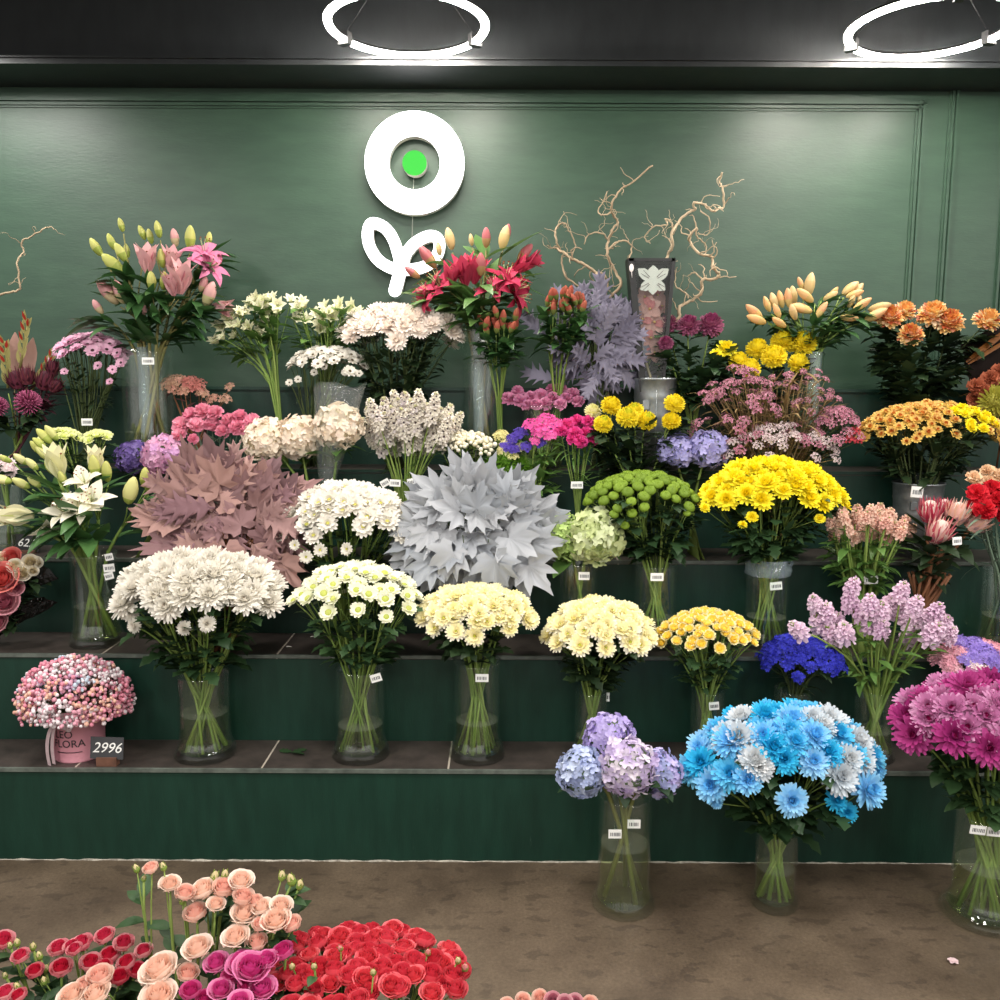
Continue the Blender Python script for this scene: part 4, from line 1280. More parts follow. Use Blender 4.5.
def price_board(name, label, px, py, w, h, Y, z0, body, rot=0.0, board='#3c3d40', stand=True, lean=0.12, rev=False):
    s = S(py, Y); c = P(px, py, Y)
    t = thing(name, label, 'price sign', (c.x, Y, z0), 'chalk price signs')
    M_ = Matrix.Translation(c) @ Matrix.Rotation(rot, 4, 'Y') @ Matrix.Rotation(-lean, 4, 'X')
    mb = MB(); mb.box((-w * s / 2, -.0015, -h * s / 2), (w * s / 2, .0015, h * s / 2))
    part('board', mb.mesh('board', [plain('chalk board ' + board, board, .6)], False), t, M_)
    vs, fs = text_verts(body, h * s * .66, .3, 1.0)
    mb = MB(); mb.add([V((p.x, -.0022, p.y)) for p in vs], fs)
    part('chalk_number', mb.mesh('chalk_number', [plain('chalk', '#f0f0ec', .8)], False), t, M_, 'white handwritten number')
    mb = MB()
    b = c.z - h * s / 2
    mb.box((c.x - 10 * s, Y - .012, z0), (c.x + 10 * s, Y + .014, max(z0 + .006, b + .006)))
    part('stand', mb.mesh('stand', [plain('walnut wood', '#6b4a3c', .5, 0, .4, .1, 30, .3)], False), t, None, 'small wooden stand')
price_board('price_sign', 'grey chalkboard price sign reading 2996 beside the pink flower box', 107, 748, 33, 22, YX - .085, TZ[1], '2996', .03)

v = vase('big white chrysanthemums', 206, 25, 672, 1, 'on the lowest step', wl=.52, flare=1.22)
hd = dome(199, 551, 632, 88, Y1, 15, 74, M_bigwhite, .6, .17, .5)
hd += at_heads([(183, 628, 8, -.17), (207, 624, 9, -.17), (133, 626, 8, -.12), (128, 612, 10, -.1)], Y1, M_bigwhite, .8, .2)
bunch('chrysanthemum_bunch', 'bunch of large pure white chrysanthemums on the lowest step', 'flowers', holder(v), hd, 32, .0028, g_stem, ('mum', L_mum, 60, .075))
v = vase('small white button daisies', 361, 24, 667, 1, 'on the lowest step', wl=.36, flare=1.22, tags=((376, 678, 11, 8, -.3),))
hd = dome(357, 561, 634, 71, Y1, 8, 66, M_santw, .45, .15, .35)
bunch('chrysanthemum_bunch', 'bunch of white button daisies with greenish eyes on the lowest step', 'flowers', holder(v), hd, 20, .0024, g_stem, ('mum', L_mum, 60, .06))
v = vase('fuller pale yellow chrysanthemums', 477, 23, 660, 1, 'on the lowest step', wl=.38, flare=1.24, tags=((482, 678, 13, 8),))
hd = dome(476, 583, 650, 65, Y1, 9, 92, M_pale, .4, .15, .45)
bunch('chrysanthemum_bunch', 'pale yellow chrysanthemums in front of the silver leaves, lowest step', 'flowers', holder(v), hd, 30, .0026, g_stem, ('mum', L_dark, 50, .065))
v = vase('smaller pale yellow chrysanthemums', 591, 17, 689, 1, 'on the lowest step behind hydrangeas', wl=.3, flare=1.2, tags=((608, 697, 3, 9),))
hd = dome(600, 598, 668, 60, Y1, 9.5, 74, M_pale, .4, .15, .45)
bunch('chrysanthemum_bunch', 'pale yellow chrysanthemums directly above the blue hydrangeas', 'flowers', holder(v), hd, 30, .0026, g_stem, ('mum', L_dark, 60, .065))
v = vase('yellow button daisies', 706, 17, 688, 1, 'on the lowest step behind the blue bunch', wl=.3, flare=1.2, tags=((714, 706, 10, 8, -.1),))
hd = dome(708, 608, 664, 53, Y1, 5.8, 99, M_santy, .45, .14, .4)
bunch('chrysanthemum_bunch', 'small yellow eyed button daisies above the sky blue bunch', 'flowers', holder(v), hd, 30, .0024, g_stem, ('mum', L_mum, 50, .05))
v = vase('royal blue flowers', 790, 18, 688, 1, 'on the lowest step behind the sky blue bunch', wl=.3, flare=1.15)
hd = dome(801, 634, 688, 44, Y1, 5.5, 84, M_royal, .5, .12, .35, jit=.6)
bunch('statice_bunch', 'vivid royal blue small flowers above the sky blue bunch', 'flowers', holder(v), hd, 20, .002, d_stem, ('lance', L_dark, 25, .05))
v = vase('lilac stocks', 872, 19, 688, 1, 'on the lowest step left of the magenta bunch', wl=.4, flare=1.15)
hd = []
for px, py, a in ((815, 603, -20), (826, 612, -15), (838, 622, -12), (850, 600, -6), (853, 586, 0), (862, 612, -4), (870, 604, 2), (880, 612, 4), (889, 606, 6), (902, 590, 8), (899, 606, 8), (908, 618, 10), (916, 604, 14), (925, 618, 16), (936, 612, 18), (943, 624, 20), (950, 634, 22), (934, 632, 20), (818, 622, -20), (830, 634, -18), (845, 632, -10), (797, 629, -40), (882, 628, 4), (910, 634, 12), (870, 624, 0)):
    hd.append((P(px, py, Y1 + rd(-.1, .06)), pix_dir(px, py, Y1, a + rd(-8, 8), .35), 10.5 * S(py, Y1) * rd(.85, 1.15), R.choice(M_stock_l), rd(0, 6)))
bunch('stock_bunch', 'tall bunch of pale lilac stocks with long green stems', 'flowers', holder(v), hd, 25, .003, g_stem, ('lance', L_bright, 60, .06), hname='flower_spike')
H = hold(968, 700, 10, 1, 970)
hd = dome(972, 638, 682, 40, Y1, 8, 34, M_lav, .5, .1, .4, lambda x, y, q, p: R.choice(M_pk) if x < -.45 or (x > .5 and q > .3) else (R.choice(M_pw) if q < .4 and rd(0, 1) < .5 else R.choice(p)))
bunch('statice_bunch', 'mixed lavender and pink small flowers behind the magenta chrysanthemums', 'flowers', H, hd, 18, .002, d_stem, ('lance', L_dark, 30, .05))

# ------------------------------------------------------------------ second step
v = vase('white lilies', 98, 22, 552, 2, 'on the second step at the left', wl=.42, flare=1.22, tags=((109, 557, 8, 7, -.2), (109, 568, 11, 8, -.1), (109, 576, 9, 7, -.25)))
pool = [M_bud_w, M_lily_wc, M_lily_w, M_bud_g]
hd = buds([(46, 449, 16, -45, .0, 3, .2), (50, 460, 18, -40, .0, 0, .2), (38, 470, 16, -40, -.03, 0, .2), (56, 475, 16, -30, -.02, 3, .3), (12, 462, 14, -60, -.02, 3, .2), (28, 464, 16, -50, .0, 0, .2), (30, 488, 18, -55, -.05, 0, .3), (12, 482, 20, -75, -.05, 0, .2), (41, 487, 15, -45, -.05, 0, .3), (44, 455, 18, -38, .03, 3, .2),
           (52, 444, 20, -40, .04, 3, .2), (58, 440, 18, -35, .05, 0, .2), (60, 478, 34, -4, -.04, 1, .25), (66, 486, 16, -10, -.06, 3, .4), (97, 472, 26, 3, -.02, 1, .25), (97, 478, 24, 0, -.04, 3, .3), (108, 482, 22, 5, -.03, 3, .3), (128, 504, 30, 20, -.04, 0, .2), (145, 488, 22, 10, .0, 3, .3), (148, 492, 20, 25, .0, 3, .3), (34, 516, 36, -86, -.06, 1, .2), (0, 520, 20, 80, -.06, 0, .2),
           (66, 515, 20, -12, -.12, 2, .7), (78, 512, 20, 5, -.12, 2, .7), (92, 503, 20, 15, -.12, 2, .7), (86, 485, 20, -10, -.08, 2, .6), (82, 508, 18, 30, -.13, 2, .8), (45, 524, 17, 155, -.1, 2, .5), (160, 492, 16, 60, .02, 0, .2)], Y2, pool)
bunch('lily_bunch', 'white double lilies with green buds on the second step at the left', 'flowers', holder(v), hd, 12, .0045, g_stem, ('lance', L_lily, 46, .14, .14), hname='lily_flower', lz=(.05, .92))
# wrapped bouquet cut by the left edge
H = holder(None, (2, -6), 2, Y2 - .02, 628, 8, 8)
pool = M_rose_salmon + M_rose_white + M_rosebud
hd = at_heads([(3, 578, 15, -.1, 0, .1), (5, 602, 13, -.12, 1, .2), (15, 588, 8, -.1, 1, .4), (12, 557, 9, -.04, 0, .1), (22, 573, 8, -.08, 2, .5), (30, 562, 7, -.06, 2, .4), (36, 563, 6, -.05, 2, .5), (2, 560, 8, -.05, 2, 0), (-8, 570, 13, -.08, 1, -.3), (-14, 590, 13, -.1, 0, -.4), (15, 566, 7, -.08, 2, .2), (-2, 622, 10, -.12, 1, 0), (33, 571, 5, -.07, 2, .6)], Y2, pool, .7, .4)
t, _ = bunch('rose_bouquet', 'coral, mauve and ivory rose bouquet in dark wrapping cut by the left edge', 'flowers', H, hd, 12, .002, d_stem, ('ovate', L_dark, 30, .05))
for pts in (((6, 600), (60, 579), (30, 556), (0, 590)), ((-10, 640), (58, 603), (40, 596), (4, 612)), ((-30, 560), (-34, 630), (0, 640), (-4, 600))):
    mb = MB()
    q = [P(x, y, Y2 - .04 - .03 * (i % 2)) for i, (x, y) in enumerate(pts)]
    nn = 7
    vs = []
    for i in range(nn):
        for j in range(nn):
            u, w_ = i / (nn - 1), j / (nn - 1)
            p = q[0].lerp(q[1], u).lerp(q[3].lerp(q[2], u), w_)
            vs.append(p + V((0, rd(-.008, .008), rd(-.004, .004))))
    fs = [(i * nn + j, i * nn + j + 1, (i + 1) * nn + j + 1, (i + 1) * nn + j) for i in range(nn - 1) for j in range(nn - 1)]
    mb.add(vs, fs)
    part('wrapping_sheet', mb.mesh('wrapping_sheet', [dark_cello]), t, None, 'dark glossy wrapping sheet')

LEAF_T = {}
def leaf_mesh(key, mats, maker, n=5):
    LEAF_T[key] = []
    for i in range(n):
        mb = MB(); maker(mb)
        LEAF_T[key].append(mb.mesh(key, mats))
    return LEAF_T[key]
def oak_maker(mb):
    oakleaf(mb)
def oak_big(mb):
    maple(mb, V((0, 0, 0)), V((0, 0, 1)), V((0, -1, 0)), 1.0, 0, rd(-.8, .4))
oak_pink = leaf_mesh('dusty_pink_leaf', [petal(['#a07c78', '#8f6e70', '#ad8880', '#7c6064', '#b0826e'], .6, .12)], oak_big, 4) + leaf_mesh('dusty_pink_oak_leaf', [petal(['#a07a78', '#8c6a70', '#b08c84', '#765a60'], .6, .12)], oak_maker, 4)
oak_lav = leaf_mesh('lavender_oak_leaf', [petal(['#7a7688', '#8a8698', '#6a6678', '#9c98a8'], .6, .12)], oak_maker, 5)
map_sil = leaf_mesh('silver_leaf', [petal(['#868c92', '#b6b8bc', '#9a9fa6', '#cccccc'], .55, .1)], oak_big, 6)

def leafball(cx, cy, hx, hy, Y, L, n, pool, dep=.12, down=.15, bias=-.2, fr=(.25, .6), x_up=0.0):
    out = []
    s = S(cy, Y); c = P(cx, cy, Y)
    for i in range(n):
        z = 1 - 2 * (i + .5) / n; a = i * 2.39996 + rd(-.3, .3)
        q = math.sqrt(1 - z * z)
        o = V((q * math.cos(a), -abs(q * math.sin(a)) if i % 4 else q * math.sin(a), z))
        k = rd(.35, .8)
        p = V((c.x + o.x * hx * s * k, Y + o.y * dep * k, c.z + o.z * hy * s * k))
        d = V((o.x + rd(-.4, .4), o.y * .15, o.z - down + x_up + rd(-.4, .4))).normalized()
        nn = V((rd(-.35, .35) + o.x * .3, -1, rd(.0, .7)))
        out.append((p, d, L * s * rd(.75, 1.2), R.choice(pool), nn))
    return out
H = hold(228, 590, 10, 2, 228)
hd = leafball(232, 520, 74, 58, Y2, 44, 90, oak_pink, .12, .1)
hd += [(P(px, py, Y2 + dy), pix_dir(px, py, Y2, a, .2), L * S(py, Y2), R.choice(oak_pink), V((rd(-.4, .4), -1, .2))) for px, py, a, L, dy in ((235, 490, -2, 42, 0), (250, 500, 25, 48, 0), (275, 505, 40, 44, 0), (205, 498, -15, 42, 0), (180, 505, -35, 40, 0), (170, 525, -65, 40, -.05), (190, 540, -100, 36, -.05), (222, 535, 170, 46, -.12), (255, 545, 150, 44, -.12), (275, 555, 140, 40, -.1), (285, 500, 55, 36, 0))]
def fill_leaves(hd, cx, cy, hx, hy, Y, dy, L, n, pool):
    for i in range(n):
        a = rd(0, 2 * PI); q = math.sqrt(rd(0, 1)); px, py = cx + hx * q * math.cos(a), cy + hy * q * math.sin(a)
        hd.append((P(px, py, Y + dy + rd(-.03, .05)), pix_dir(px, py, Y, rd(-150, 150) if rd(0, 1) < .6 else rd(0, 360), rd(-.05, .22)), L * S(py, Y) * rd(.8, 1.2), R.choice(pool), V((rd(-.5, .5), -1, rd(-.1, .7)))))
fill_leaves(hd, 228, 530, 48, 34, Y2, -.06, 36, 30, oak_pink)
bunch('oak_leaf_bunch', 'bunch of dusty pink preserved oak leaves on the second step', 'foliage', H, hd, 16, .003, br_stem, hname='leaf')
H = hold(345, 600, 11, 2, 345)
hd = dome(346, 482, 552, 73, Y2, 9.5, 84, M_daisy, .4, .15, .4)
hd += at_heads([(306, 557, 7, -.16), (320, 550, 7, -.16), (346, 549, 7, -.16), (294, 545, 6, -.15)], Y2, M_daisy, .9, .2)
bunch('chrysanthemum_bunch', 'white daisy chrysanthemums between the pink and silver leaves', 'flowers', H, hd, 24, .0025, g_stem, ('mum', L_mum, 70, .065))
H = hold(475, 600, 11, 2, 475)
hd = leafball(475, 528, 74, 54, Y2, 42, 100, map_sil, .14, .25)[:88]
hd += [(P(px, py, Y2 + dy), pix_dir(px, py, Y2, a, .25), L * S(py, Y2), R.choice(map_sil), V((rd(-.4, .4), -1, .3))) for px, py, a, L, dy in ((470, 500, -2, 46, 0), (505, 505, 20, 44, 0), (440, 510, -35, 44, 0), (525, 520, 50, 42, 0), (430, 530, -70, 44, -.05), (520, 545, 80, 44, -.08), (420, 555, -110, 34, -.05), (460, 540, -150, 44, -.15), (490, 545, 165, 46, -.16), (520, 555, 140, 44, -.12), (440, 552, -140, 42, -.12), (475, 520, 10, 40, -.14))]
fill_leaves(hd, 475, 528, 55, 34, Y2, -.09, 38, 30, map_sil)
bunch('silver_leaf_bunch', 'bunch of silver painted pointed leaves in the middle of the second step', 'foliage', H, hd, 16, .003, d_stem, hname='leaf')
v = vase('green hydrangeas', 577, 20, 561, 2, 'on the second step', wl=.35, flare=1.1, tags=((584, 576, 11, 8),))
H = holder(v)
for lab, me, px, py, r, dy in (('bright lime green hydrangea at the left of its pair, beside silver leaves', M_hyd_gr, 566, 537, 23, .0), ('pale green hydrangea right of the brighter lime one', M_hyd_grp, 597, 536, 27, -.05)):
    bunch('hydrangea', lab, 'flower', H, [(P(px, py, Y2 + dy), V((rd(-.2, .2), -.6, .8)).normalized(), r * S(py, Y2), me, rd(0, 6))], sr=.004, leaves=('ovate', L_bright, 3, .09), lz=(.1, .7), group='green hydrangeas')
v = vase('green button chrysanthemums', 654, 21, 563, 2, 'on the second step', wl=.35, flare=1.1, tags=((657, 577, 13, 8),))
hd = dome(642, 471, 522, 60, Y2, 5.1, 99, M_button, .45, .13, .3)
hd += at_heads([(625, 525, 5, -.12), (632, 513, 5.5, -.12), (614, 514, 5, -.12), (687, 513, 4, -.1)], Y2, M_button, .6, .6)
bunch('chrysanthemum_bunch', 'bunch of round green button chrysanthemums on the second step', 'flowers', holder(v), hd, 30, .0024, g_stem, ('mum', L_mum, 110, .07))
v = vase('bright yellow chrysanthemums', 765, 21, 561, 2, 'on the second step at the right', wl=.35, flare=1.1, tags=((776, 586, 12, 8, -.1),))
hd = dome(772, 458, 524, 78, Y2, 10, 90, M_yellow, .4, .15, .35)
hd += at_heads([(743, 524, 5, -.15), (752, 516, 7, -.15), (820, 518, 6, -.14), (705, 507, 6, -.08)], Y2, M_yellow, .6, .6)
t, _ = bunch('chrysanthemum_bunch', 'bunch of bright yellow chrysanthemums on the second step', 'flowers', holder(v), hd, 32, .0025, g_stem, ('mum', L_mum, 110, .07))
def sleeve(t, x, Y, z0, z1, r0, r1, mat, crumple=.006, label=None, n=22, k=10):
    mb = MB(); vs = []
    for i in range(k):
        for j in range(n):
            a = 2 * PI * j / n
            r = r0 + (r1 - r0) * i / (k - 1) + rd(-crumple, crumple)
            vs.append((x + r * math.cos(a), Y + r * math.sin(a), z0 + (z1 - z0) * i / (k - 1)))
    mb.add(vs, [(i * n + j, i * n + (j + 1) % n, (i + 1) * n + (j + 1) % n, (i + 1) * n + j) for i in range(k - 1) for j in range(n)])
    part('plastic_sleeve', mb.mesh('plastic_sleeve', [mat]), t, None, label or 'crumpled clear plastic sleeve')
sleeve(t, v['x'], Y2, TZ[2] + v['h'] - .045, TZ[2] + v['h'] + .012, v['r'] + .012, v['r'] + .014, cello_blue, .004)
H = hold(862, 590, 15, 2, 862, 16)
hd = []
for i in range(34):
    px = 869 + 44 * math.sin(i * 2.4) * math.sqrt(i / 34); py = 522 + 16 * math.cos(i * 2.4) * math.sqrt(i / 34) + abs(px - 869) * .12
    hd.append((P(px, py, Y2 + rd(-.1, .08)), pix_dir(px, py, Y2, (px - 869) * .7, .35), 6.8 * S(py, Y2), R.choice(M_stock_p), rd(0, 6)))
t, _ = bunch('stock_bunch', 'bunch of peach pink stocks on the second step at the right', 'flowers', H, hd, 30, .0035, g_stem, ('lance', L_bright, 90, .07), hname='flower_spike')
price_tag(t, 871, 580, Y2 - .06, 14, 8, -.05)
H = hold(925, 598, 9, 2, 925, 12)
P_a = petal(['#c85a6c', '#d07884', '#b84058']); P_b = petal(['#e4b0a8', '#ecc4b8', '#d89890']); P_c = petal(['#ecdcd0', '#e0c8c0']); P_d = petal(['#b88a94', '#c49ca0', '#a87c84'])
M_prot = [hm(t_protea(), 'pink_protea_head', P_b, P_a, P_c, P_d), hm(t_protea(), 'red_protea', P_a, petal(['#b4304c', '#c44860']), P_c, P_d), hm(t_protea(), 'peach_protea', petal(['#e4b098', '#ecc8b0']), P_b, P_c, P_d)]
hd = [(P(px, py, Y2 + dy), pix_dir(px, py, Y2, a, tw), r * S(py, Y2), M_prot[k], rd(0, 6)) for k, px, py, r, dy, a, tw in ((0, 937, 536, 15, -.09, 5, .5), (1, 930, 516, 14, .0, -8, .2), (2, 955, 518, 14, -.02, 12, .2), (2, 973, 526, 13, -.02, 40, .3), (1, 943, 512, 11, .03, 6, .1))]
t, _ = bunch('protea_bunch', 'pink and crimson proteas on crossing brown woody stems, second step', 'flowers', H, hd, sr=.0075, smat=br_stem, leaves=('ovate', L_dark, 22, .085, .22), lz=(.2, .95), hname='protea_head')
for i in range(14):
    a = i * .45
    q = V((H['x'] + math.cos(a) * .045, Y2 + math.sin(a) * .04, H['zb'])); e = V((H['nx'] + math.cos(a + 2.2) * .07, Y2 - .02 + math.sin(a + 2.2) * .05, H['zn'] + .09))
    mb = MB(); mb.tube([q, V((H['nx'] + math.cos(a + 1.1) * .026, Y2 + math.sin(a + 1.1) * .026, (q.z + e.z) / 2 + .01)), e], .0062, .0045, 6)
    part('stem', mb.mesh('stem', [br_stem]), t)
price_tag(t, 957, 541, Y2 - .14, 9, 8, -.1)
v = vase('red and beige carnations', 1001, 21, 568, 2, 'at the right edge of the second step', wl=.4, flare=1.1)
H = holder(v)
hd = at_heads([(978, 492, 11, -.03), (995, 488, 11, 0), (986, 508, 12, -.07), (1000, 500, 12, -.05), (975, 506, 9, -.02), (1014, 498, 12, 0), (1010, 515, 12, -.04)], Y2, M_carn['red'], .7, .6)
bunch('carnation_bunch', 'vivid red carnations at the right edge of the second step', 'flowers', H, hd, 8, .003, L_grey, ('grass', L_grey, 30, .1))
hd = at_heads([(975, 477, 9, .0), (988, 470, 8, .03), (998, 475, 9, .02), (990, 481, 8, .01), (1012, 474, 9, .03)], Y2 + .03, M_carn['beige'], .6, .6)
bunch('carnation_bunch', 'beige carnations just above the red ones at the right edge', 'flowers', H, hd, 8, .003, L_grey, ('grass', L_grey, 20, .1))
# ------------------------------------------------------------------ third step
v = vase('pale pink stocks', 10, 17, 482, 3, 'cut by the left edge, third step', wl=.3, flare=1.05)
hd = at_heads([(4, 464, 9, -.02), (-8, 462, 10, 0), (10, 470, 7, -.04)], Y3, M_pw, .6, .6)
bunch('stock_bunch', 'pale pink stocks just showing at the left edge above the lilies', 'flowers', holder(v), hd, 8, .003, g_stem, ('lance', L_mum, 20, .07))
price_board('price_sign', 'small black price sign reading 622 behind the white lilies', 26, 543, 27, 17, 3.2, TZ[3], '622', .06, '#1c1c1e')
H = hold(82, 485, 9, 3)
hd = dome(60, 428, 447, 20, Y3, 5, 22, M_lime, .5, .08, .4) + dome(98, 430, 446, 16, Y3, 5, 16, M_lime, .5, .06, .4)
bunch('chrysanthemum_bunch', 'lime cream button daisies peeking out behind the white lilies', 'flowers', H, hd, 16, .002, g_stem, ('mum', L_mum, 30, .05))
H = hold(152, 500, 8, 3)
for lab, me, px, py, r, dy in (('purple hydrangea beside the pink one on the third step', M_hyd_pur, 134, 457, 17, .0), ('rose pink hydrangea above the dusty pink leaves', M_hyd_pink, 165, 455, 21, -.03)):
    bunch('hydrangea', lab, 'flower', H, [(P(px, py, Y3 + dy), V((rd(-.2, .2), -.6, .8)).normalized(), r * S(py, Y3), me, rd(0, 6))], sr=.004, leaves=('ovate', L_mum, 3, .08), lz=(.4, .9), group='hydrangeas')
H = hold(218, 492, 9, 3)
hd = at_heads([(180, 424, 10, 0), (190, 414, 9, .02), (202, 410, 10, .02), (214, 412, 9, 0), (178, 434, 8, -.03), (196, 424, 9, -.02), (212, 424, 9, 0), (228, 420, 10, 0), (240, 416, 9, .02), (252, 420, 9, 0), (236, 426, 9, -.02), (258, 425, 7, 0), (246, 430, 8, -.02), (193, 438, 6, -.04), (222, 430, 8, -.02)], Y3, M_carn['pink'], .6, .6)
bunch('carnation_bunch', 'bunch of salmon pink carnations above the dusty pink leaves', 'flowers', H, hd, 15, .0028, L_grey, ('grass', L_grey, 40, .09))
H = hold(310, 482, 9, 3)
for lab, px, py, r, dy in (('cream hydrangea leftmost of the three cream ones', 266, 440, 22, -.02), ('blush cream hydrangea in the middle of the cream trio', 299, 437, 22, .0)):
    bunch('hydrangea', lab, 'flower', H, [(P(px, py, Y3 + dy), V((rd(-.2, .2), -.6, .7)).normalized(), r * S(py, Y3), M_hyd_cr, rd(0, 6))], sr=.004, leaves=('ovate', L_bright, 4, .09), lz=(.3, .9), group='cream hydrangeas')
H = holder(None, (332, 325), 3, Y3 - .05, 485, 6, 6)
c = P(338, 426, Y3 - .05); s = S(430, Y3)
t, _ = bunch('hydrangea', 'cream hydrangea wrapped in a clear cellophane cone', 'flower', H, [(c, V((.1, -.5, .8)).normalized(), 23 * s, M_hyd_cr, 1.0)], sr=.004, leaves=('ovate', L_bright, 4, .09), lz=(.3, .9), group='cream hydrangeas')
mb = MB(); vs = []
a0 = P(326, 490, Y3 - .05); nn = 20
for i in range(9):
    f = i / 8
    cx_ = a0.lerp(P(340, 385, Y3 - .05), f)
    for j in range(nn):
        a = 2 * PI * j / nn; r = (.018 + .075 * f ** .8) + rd(-.003, .003)
        vs.append((cx_.x + r * math.cos(a), cx_.y + r * math.sin(a), cx_.z + (.012 * math.cos(3 * a) * f)))
mb.add(vs, [(i * nn + j, i * nn + (j + 1) % nn, (i + 1) * nn + (j + 1) % nn, (i + 1) * nn + j) for i in range(8) for j in range(nn)])
part('plastic_sleeve', mb.mesh('plastic_sleeve', [cello]), t, None, 'clear cellophane cone')
H = hold(405, 486, 11, 3, 405, 12)
hd = []
for i in range(36):
    q = math.sqrt((i + .5) / 36); a = i * 2.4
    px = 410 + 46 * q * math.cos(a); py = 420 + 20 * q * math.sin(a) + abs(px - 410) * .18
    hd.append((P(px, py, Y3 + rd(-.09, .08)), pix_dir(px, py, Y3, (px - 410) * .55, .3), 9.6 * S(py, Y3), R.choice(M_delph), rd(0, 6)))
t, _ = bunch('delphinium_bunch', 'greyish white flower spikes with dark eyes above the white daisies', 'flowers', H, hd, 30, .0022, g_stem, ('grass', L_bright, 30, .08), hname='flower_spike')
price_tag(t, 385, 483, Y3 - .07, 9, 7, -.5); price_tag(t, 395, 483, Y3 - .08, 11, 7, .05); price_tag(t, 411, 482, Y3 - .07, 7, 7, -.2)
H = hold(462, 492, 8, 3)
hd = [h for h in dome(466, 432, 462, 33, Y3, 8, 20, M_berry, .5, .09, .4)]
bunch('berry_bunch', 'sprigs of white berries behind the silver leaves', 'berries', H, hd, 14, .002, g_stem, ('ovate', L_mum, 40, .04), hname='berry_cluster')
H = hold(505, 505, 8, 3)
hd = at_heads([(492, 466, 11, 0), (506, 462, 12, -.02), (520, 466, 11, 0), (498, 478, 12, -.05), (514, 478, 12, -.05), (528, 474, 10, .0), (485, 474, 9, 0)], Y3, M_moss, .6, .7)
bunch('dianthus_bunch', 'mossy green ball dianthus behind the silver leaves', 'flowers', H, hd, 7, .003, g_stem, ('grass', L_mum, 20, .07))
H = hold(530, 500, 9, 3)
hd = at_heads([(512, 438, 7, 0), (520, 432, 7, .02), (508, 446, 7, -.02), (550, 432, 6, 0), (556, 426, 6, .0), (526, 446, 6, -.02), (514, 448, 6, -.03), (540, 442, 6, -.02)], Y3, M_stat, .6, .7)
bunch('statice_bunch', 'deep purple statice right of the white berries', 'flowers', H, hd, 8, .002, g_stem, ('lance', L_mum, 20, .06))
hd = at_heads([(500, 434, 7, .02), (506, 442, 7, 0), (503, 450, 7, -.02), (512, 455, 6, -.03), (521, 446, 6, 0)], Y3, M_ysta, .6, .7)
bunch('statice_bunch', 'pale yellow statice left of the purple one', 'flowers', H, hd, 5, .002, g_stem, ('lance', L_mum, 16, .06))
hd = at_heads([(532, 424, 9, 0), (545, 420, 10, .02), (556, 424, 9, 0), (540, 430, 8, -.02), (550, 434, 7, -.03), (535, 440, 5, -.03)], Y3, M_hot, .6, .7)
bunch('dianthus_bunch', 'bright pink dianthus rising above the purple statice', 'flowers', H, hd, 6, .002, g_stem, ('lance', L_bright, 40, .08))
H = hold(578, 492, 8, 3)
hd = at_heads([(568, 424, 8, 0), (578, 420, 8, .02), (588, 420, 7, 0), (562, 430, 7, -.02), (575, 432, 8, -.03), (586, 432, 8, -.02), (594, 428, 6, 0), (581, 440, 8, -.05), (593, 438, 7, -.03), (572, 438, 6, -.04)], Y3, M_carn['hot'], .6, .7)
t, _ = bunch('carnation_bunch', 'hot pink spray carnations left of the yellow pompons', 'flowers', H, hd, 10, .002, g_stem, ('grass', L_bright, 50, .09))
price_tag(t, 577, 485, Y3 - .07, 12, 7)
H = hold(640, 490, 10, 3)
for lab, me, px, py, r, dy in (('pale cream pompon chrysanthemum at the left of the yellow cluster', M_pompp[0], 592, 411, 9, .03), ('yellow pompon next to the pale cream one', M_pomp[0], 610, 406, 11, .02), ('yellow pompon hanging lowest left beside the hot pink carnations', M_pompg[0], 602, 424, 10, -.04), ('green eyed yellow pompon in the centre of the cluster', M_pompg[0], 627, 418, 12, -.03), ('yellow pompon behind the green eyed one', M_pompg[0], 635, 411, 10, .04), ('green eyed yellow pompon at the right of the central three', M_pompg[0], 645, 421, 11, -.02), ('yellow pompon standing in front of the metal bucket', M_pomp[0], 673, 404, 11, .0), ('lowest yellow pompon under the one before the bucket', M_pomp[0], 671, 421, 10, -.02)):
    bunch('pompon_chrysanthemum', lab, 'flower', H, [(P(px, py + 3, Y3 + dy), V((rd(-.25, .25), -.55, .8)).normalized(), r * S(py, Y3), me, rd(0, 6))], sr=.003, leaves=('mum', L_dark, 14, .07), lz=(.1, .93), group='yellow pompons on the third step')
H = hold(692, 496, 8, 3)
for lab, px, py, r, dy in (('lavender hydrangea, left one of the pair on the third step', 676, 450, 18, .0), ('lavender hydrangea, right one of the pair on the third step', 709, 449, 19, -.02)):
    bunch('hydrangea', lab, 'flower', H, [(P(px, py, Y3 + dy), V((rd(-.2, .2), -.6, .8)).normalized(), r * S(py, Y3), M_hyd_lav, rd(0, 6))], sr=.004, leaves=('ovate', L_mum, 4, .08), lz=(.3, .9), group='lavender hydrangeas')
straw = petal(['#8e7a50', '#a48e62', '#7a6642', '#9a7a60'], .7, .15)
H = hold(775, 485, 14, 3, Y=Y3 + .03)
hd = dome(738, 368, 446, 50, Y3 + .03, 5.5, 64, M_wax, .5, .12, .3, jit=2.2)
hd = [(p + V((0, 0, rd(-.045, .02))), d, s_, me, ro) for p, d, s_, me, ro in hd]
bunch('wax_flower_bunch', 'feathery dusty pink wax flowers left of the dried grass', 'flowers', H, hd, 30, .0014, straw, ('grass', straw, 260, .08), lz=(.2, 1))
hd = dome(798, 368, 430, 46, Y3 + .03, 3.6, 46, M_wax, .5, .1, .3, jit=2.2)
hd = [(p + V((0, 0, rd(-.05, .02))), d, s_, me, ro) for p, d, s_, me, ro in hd]
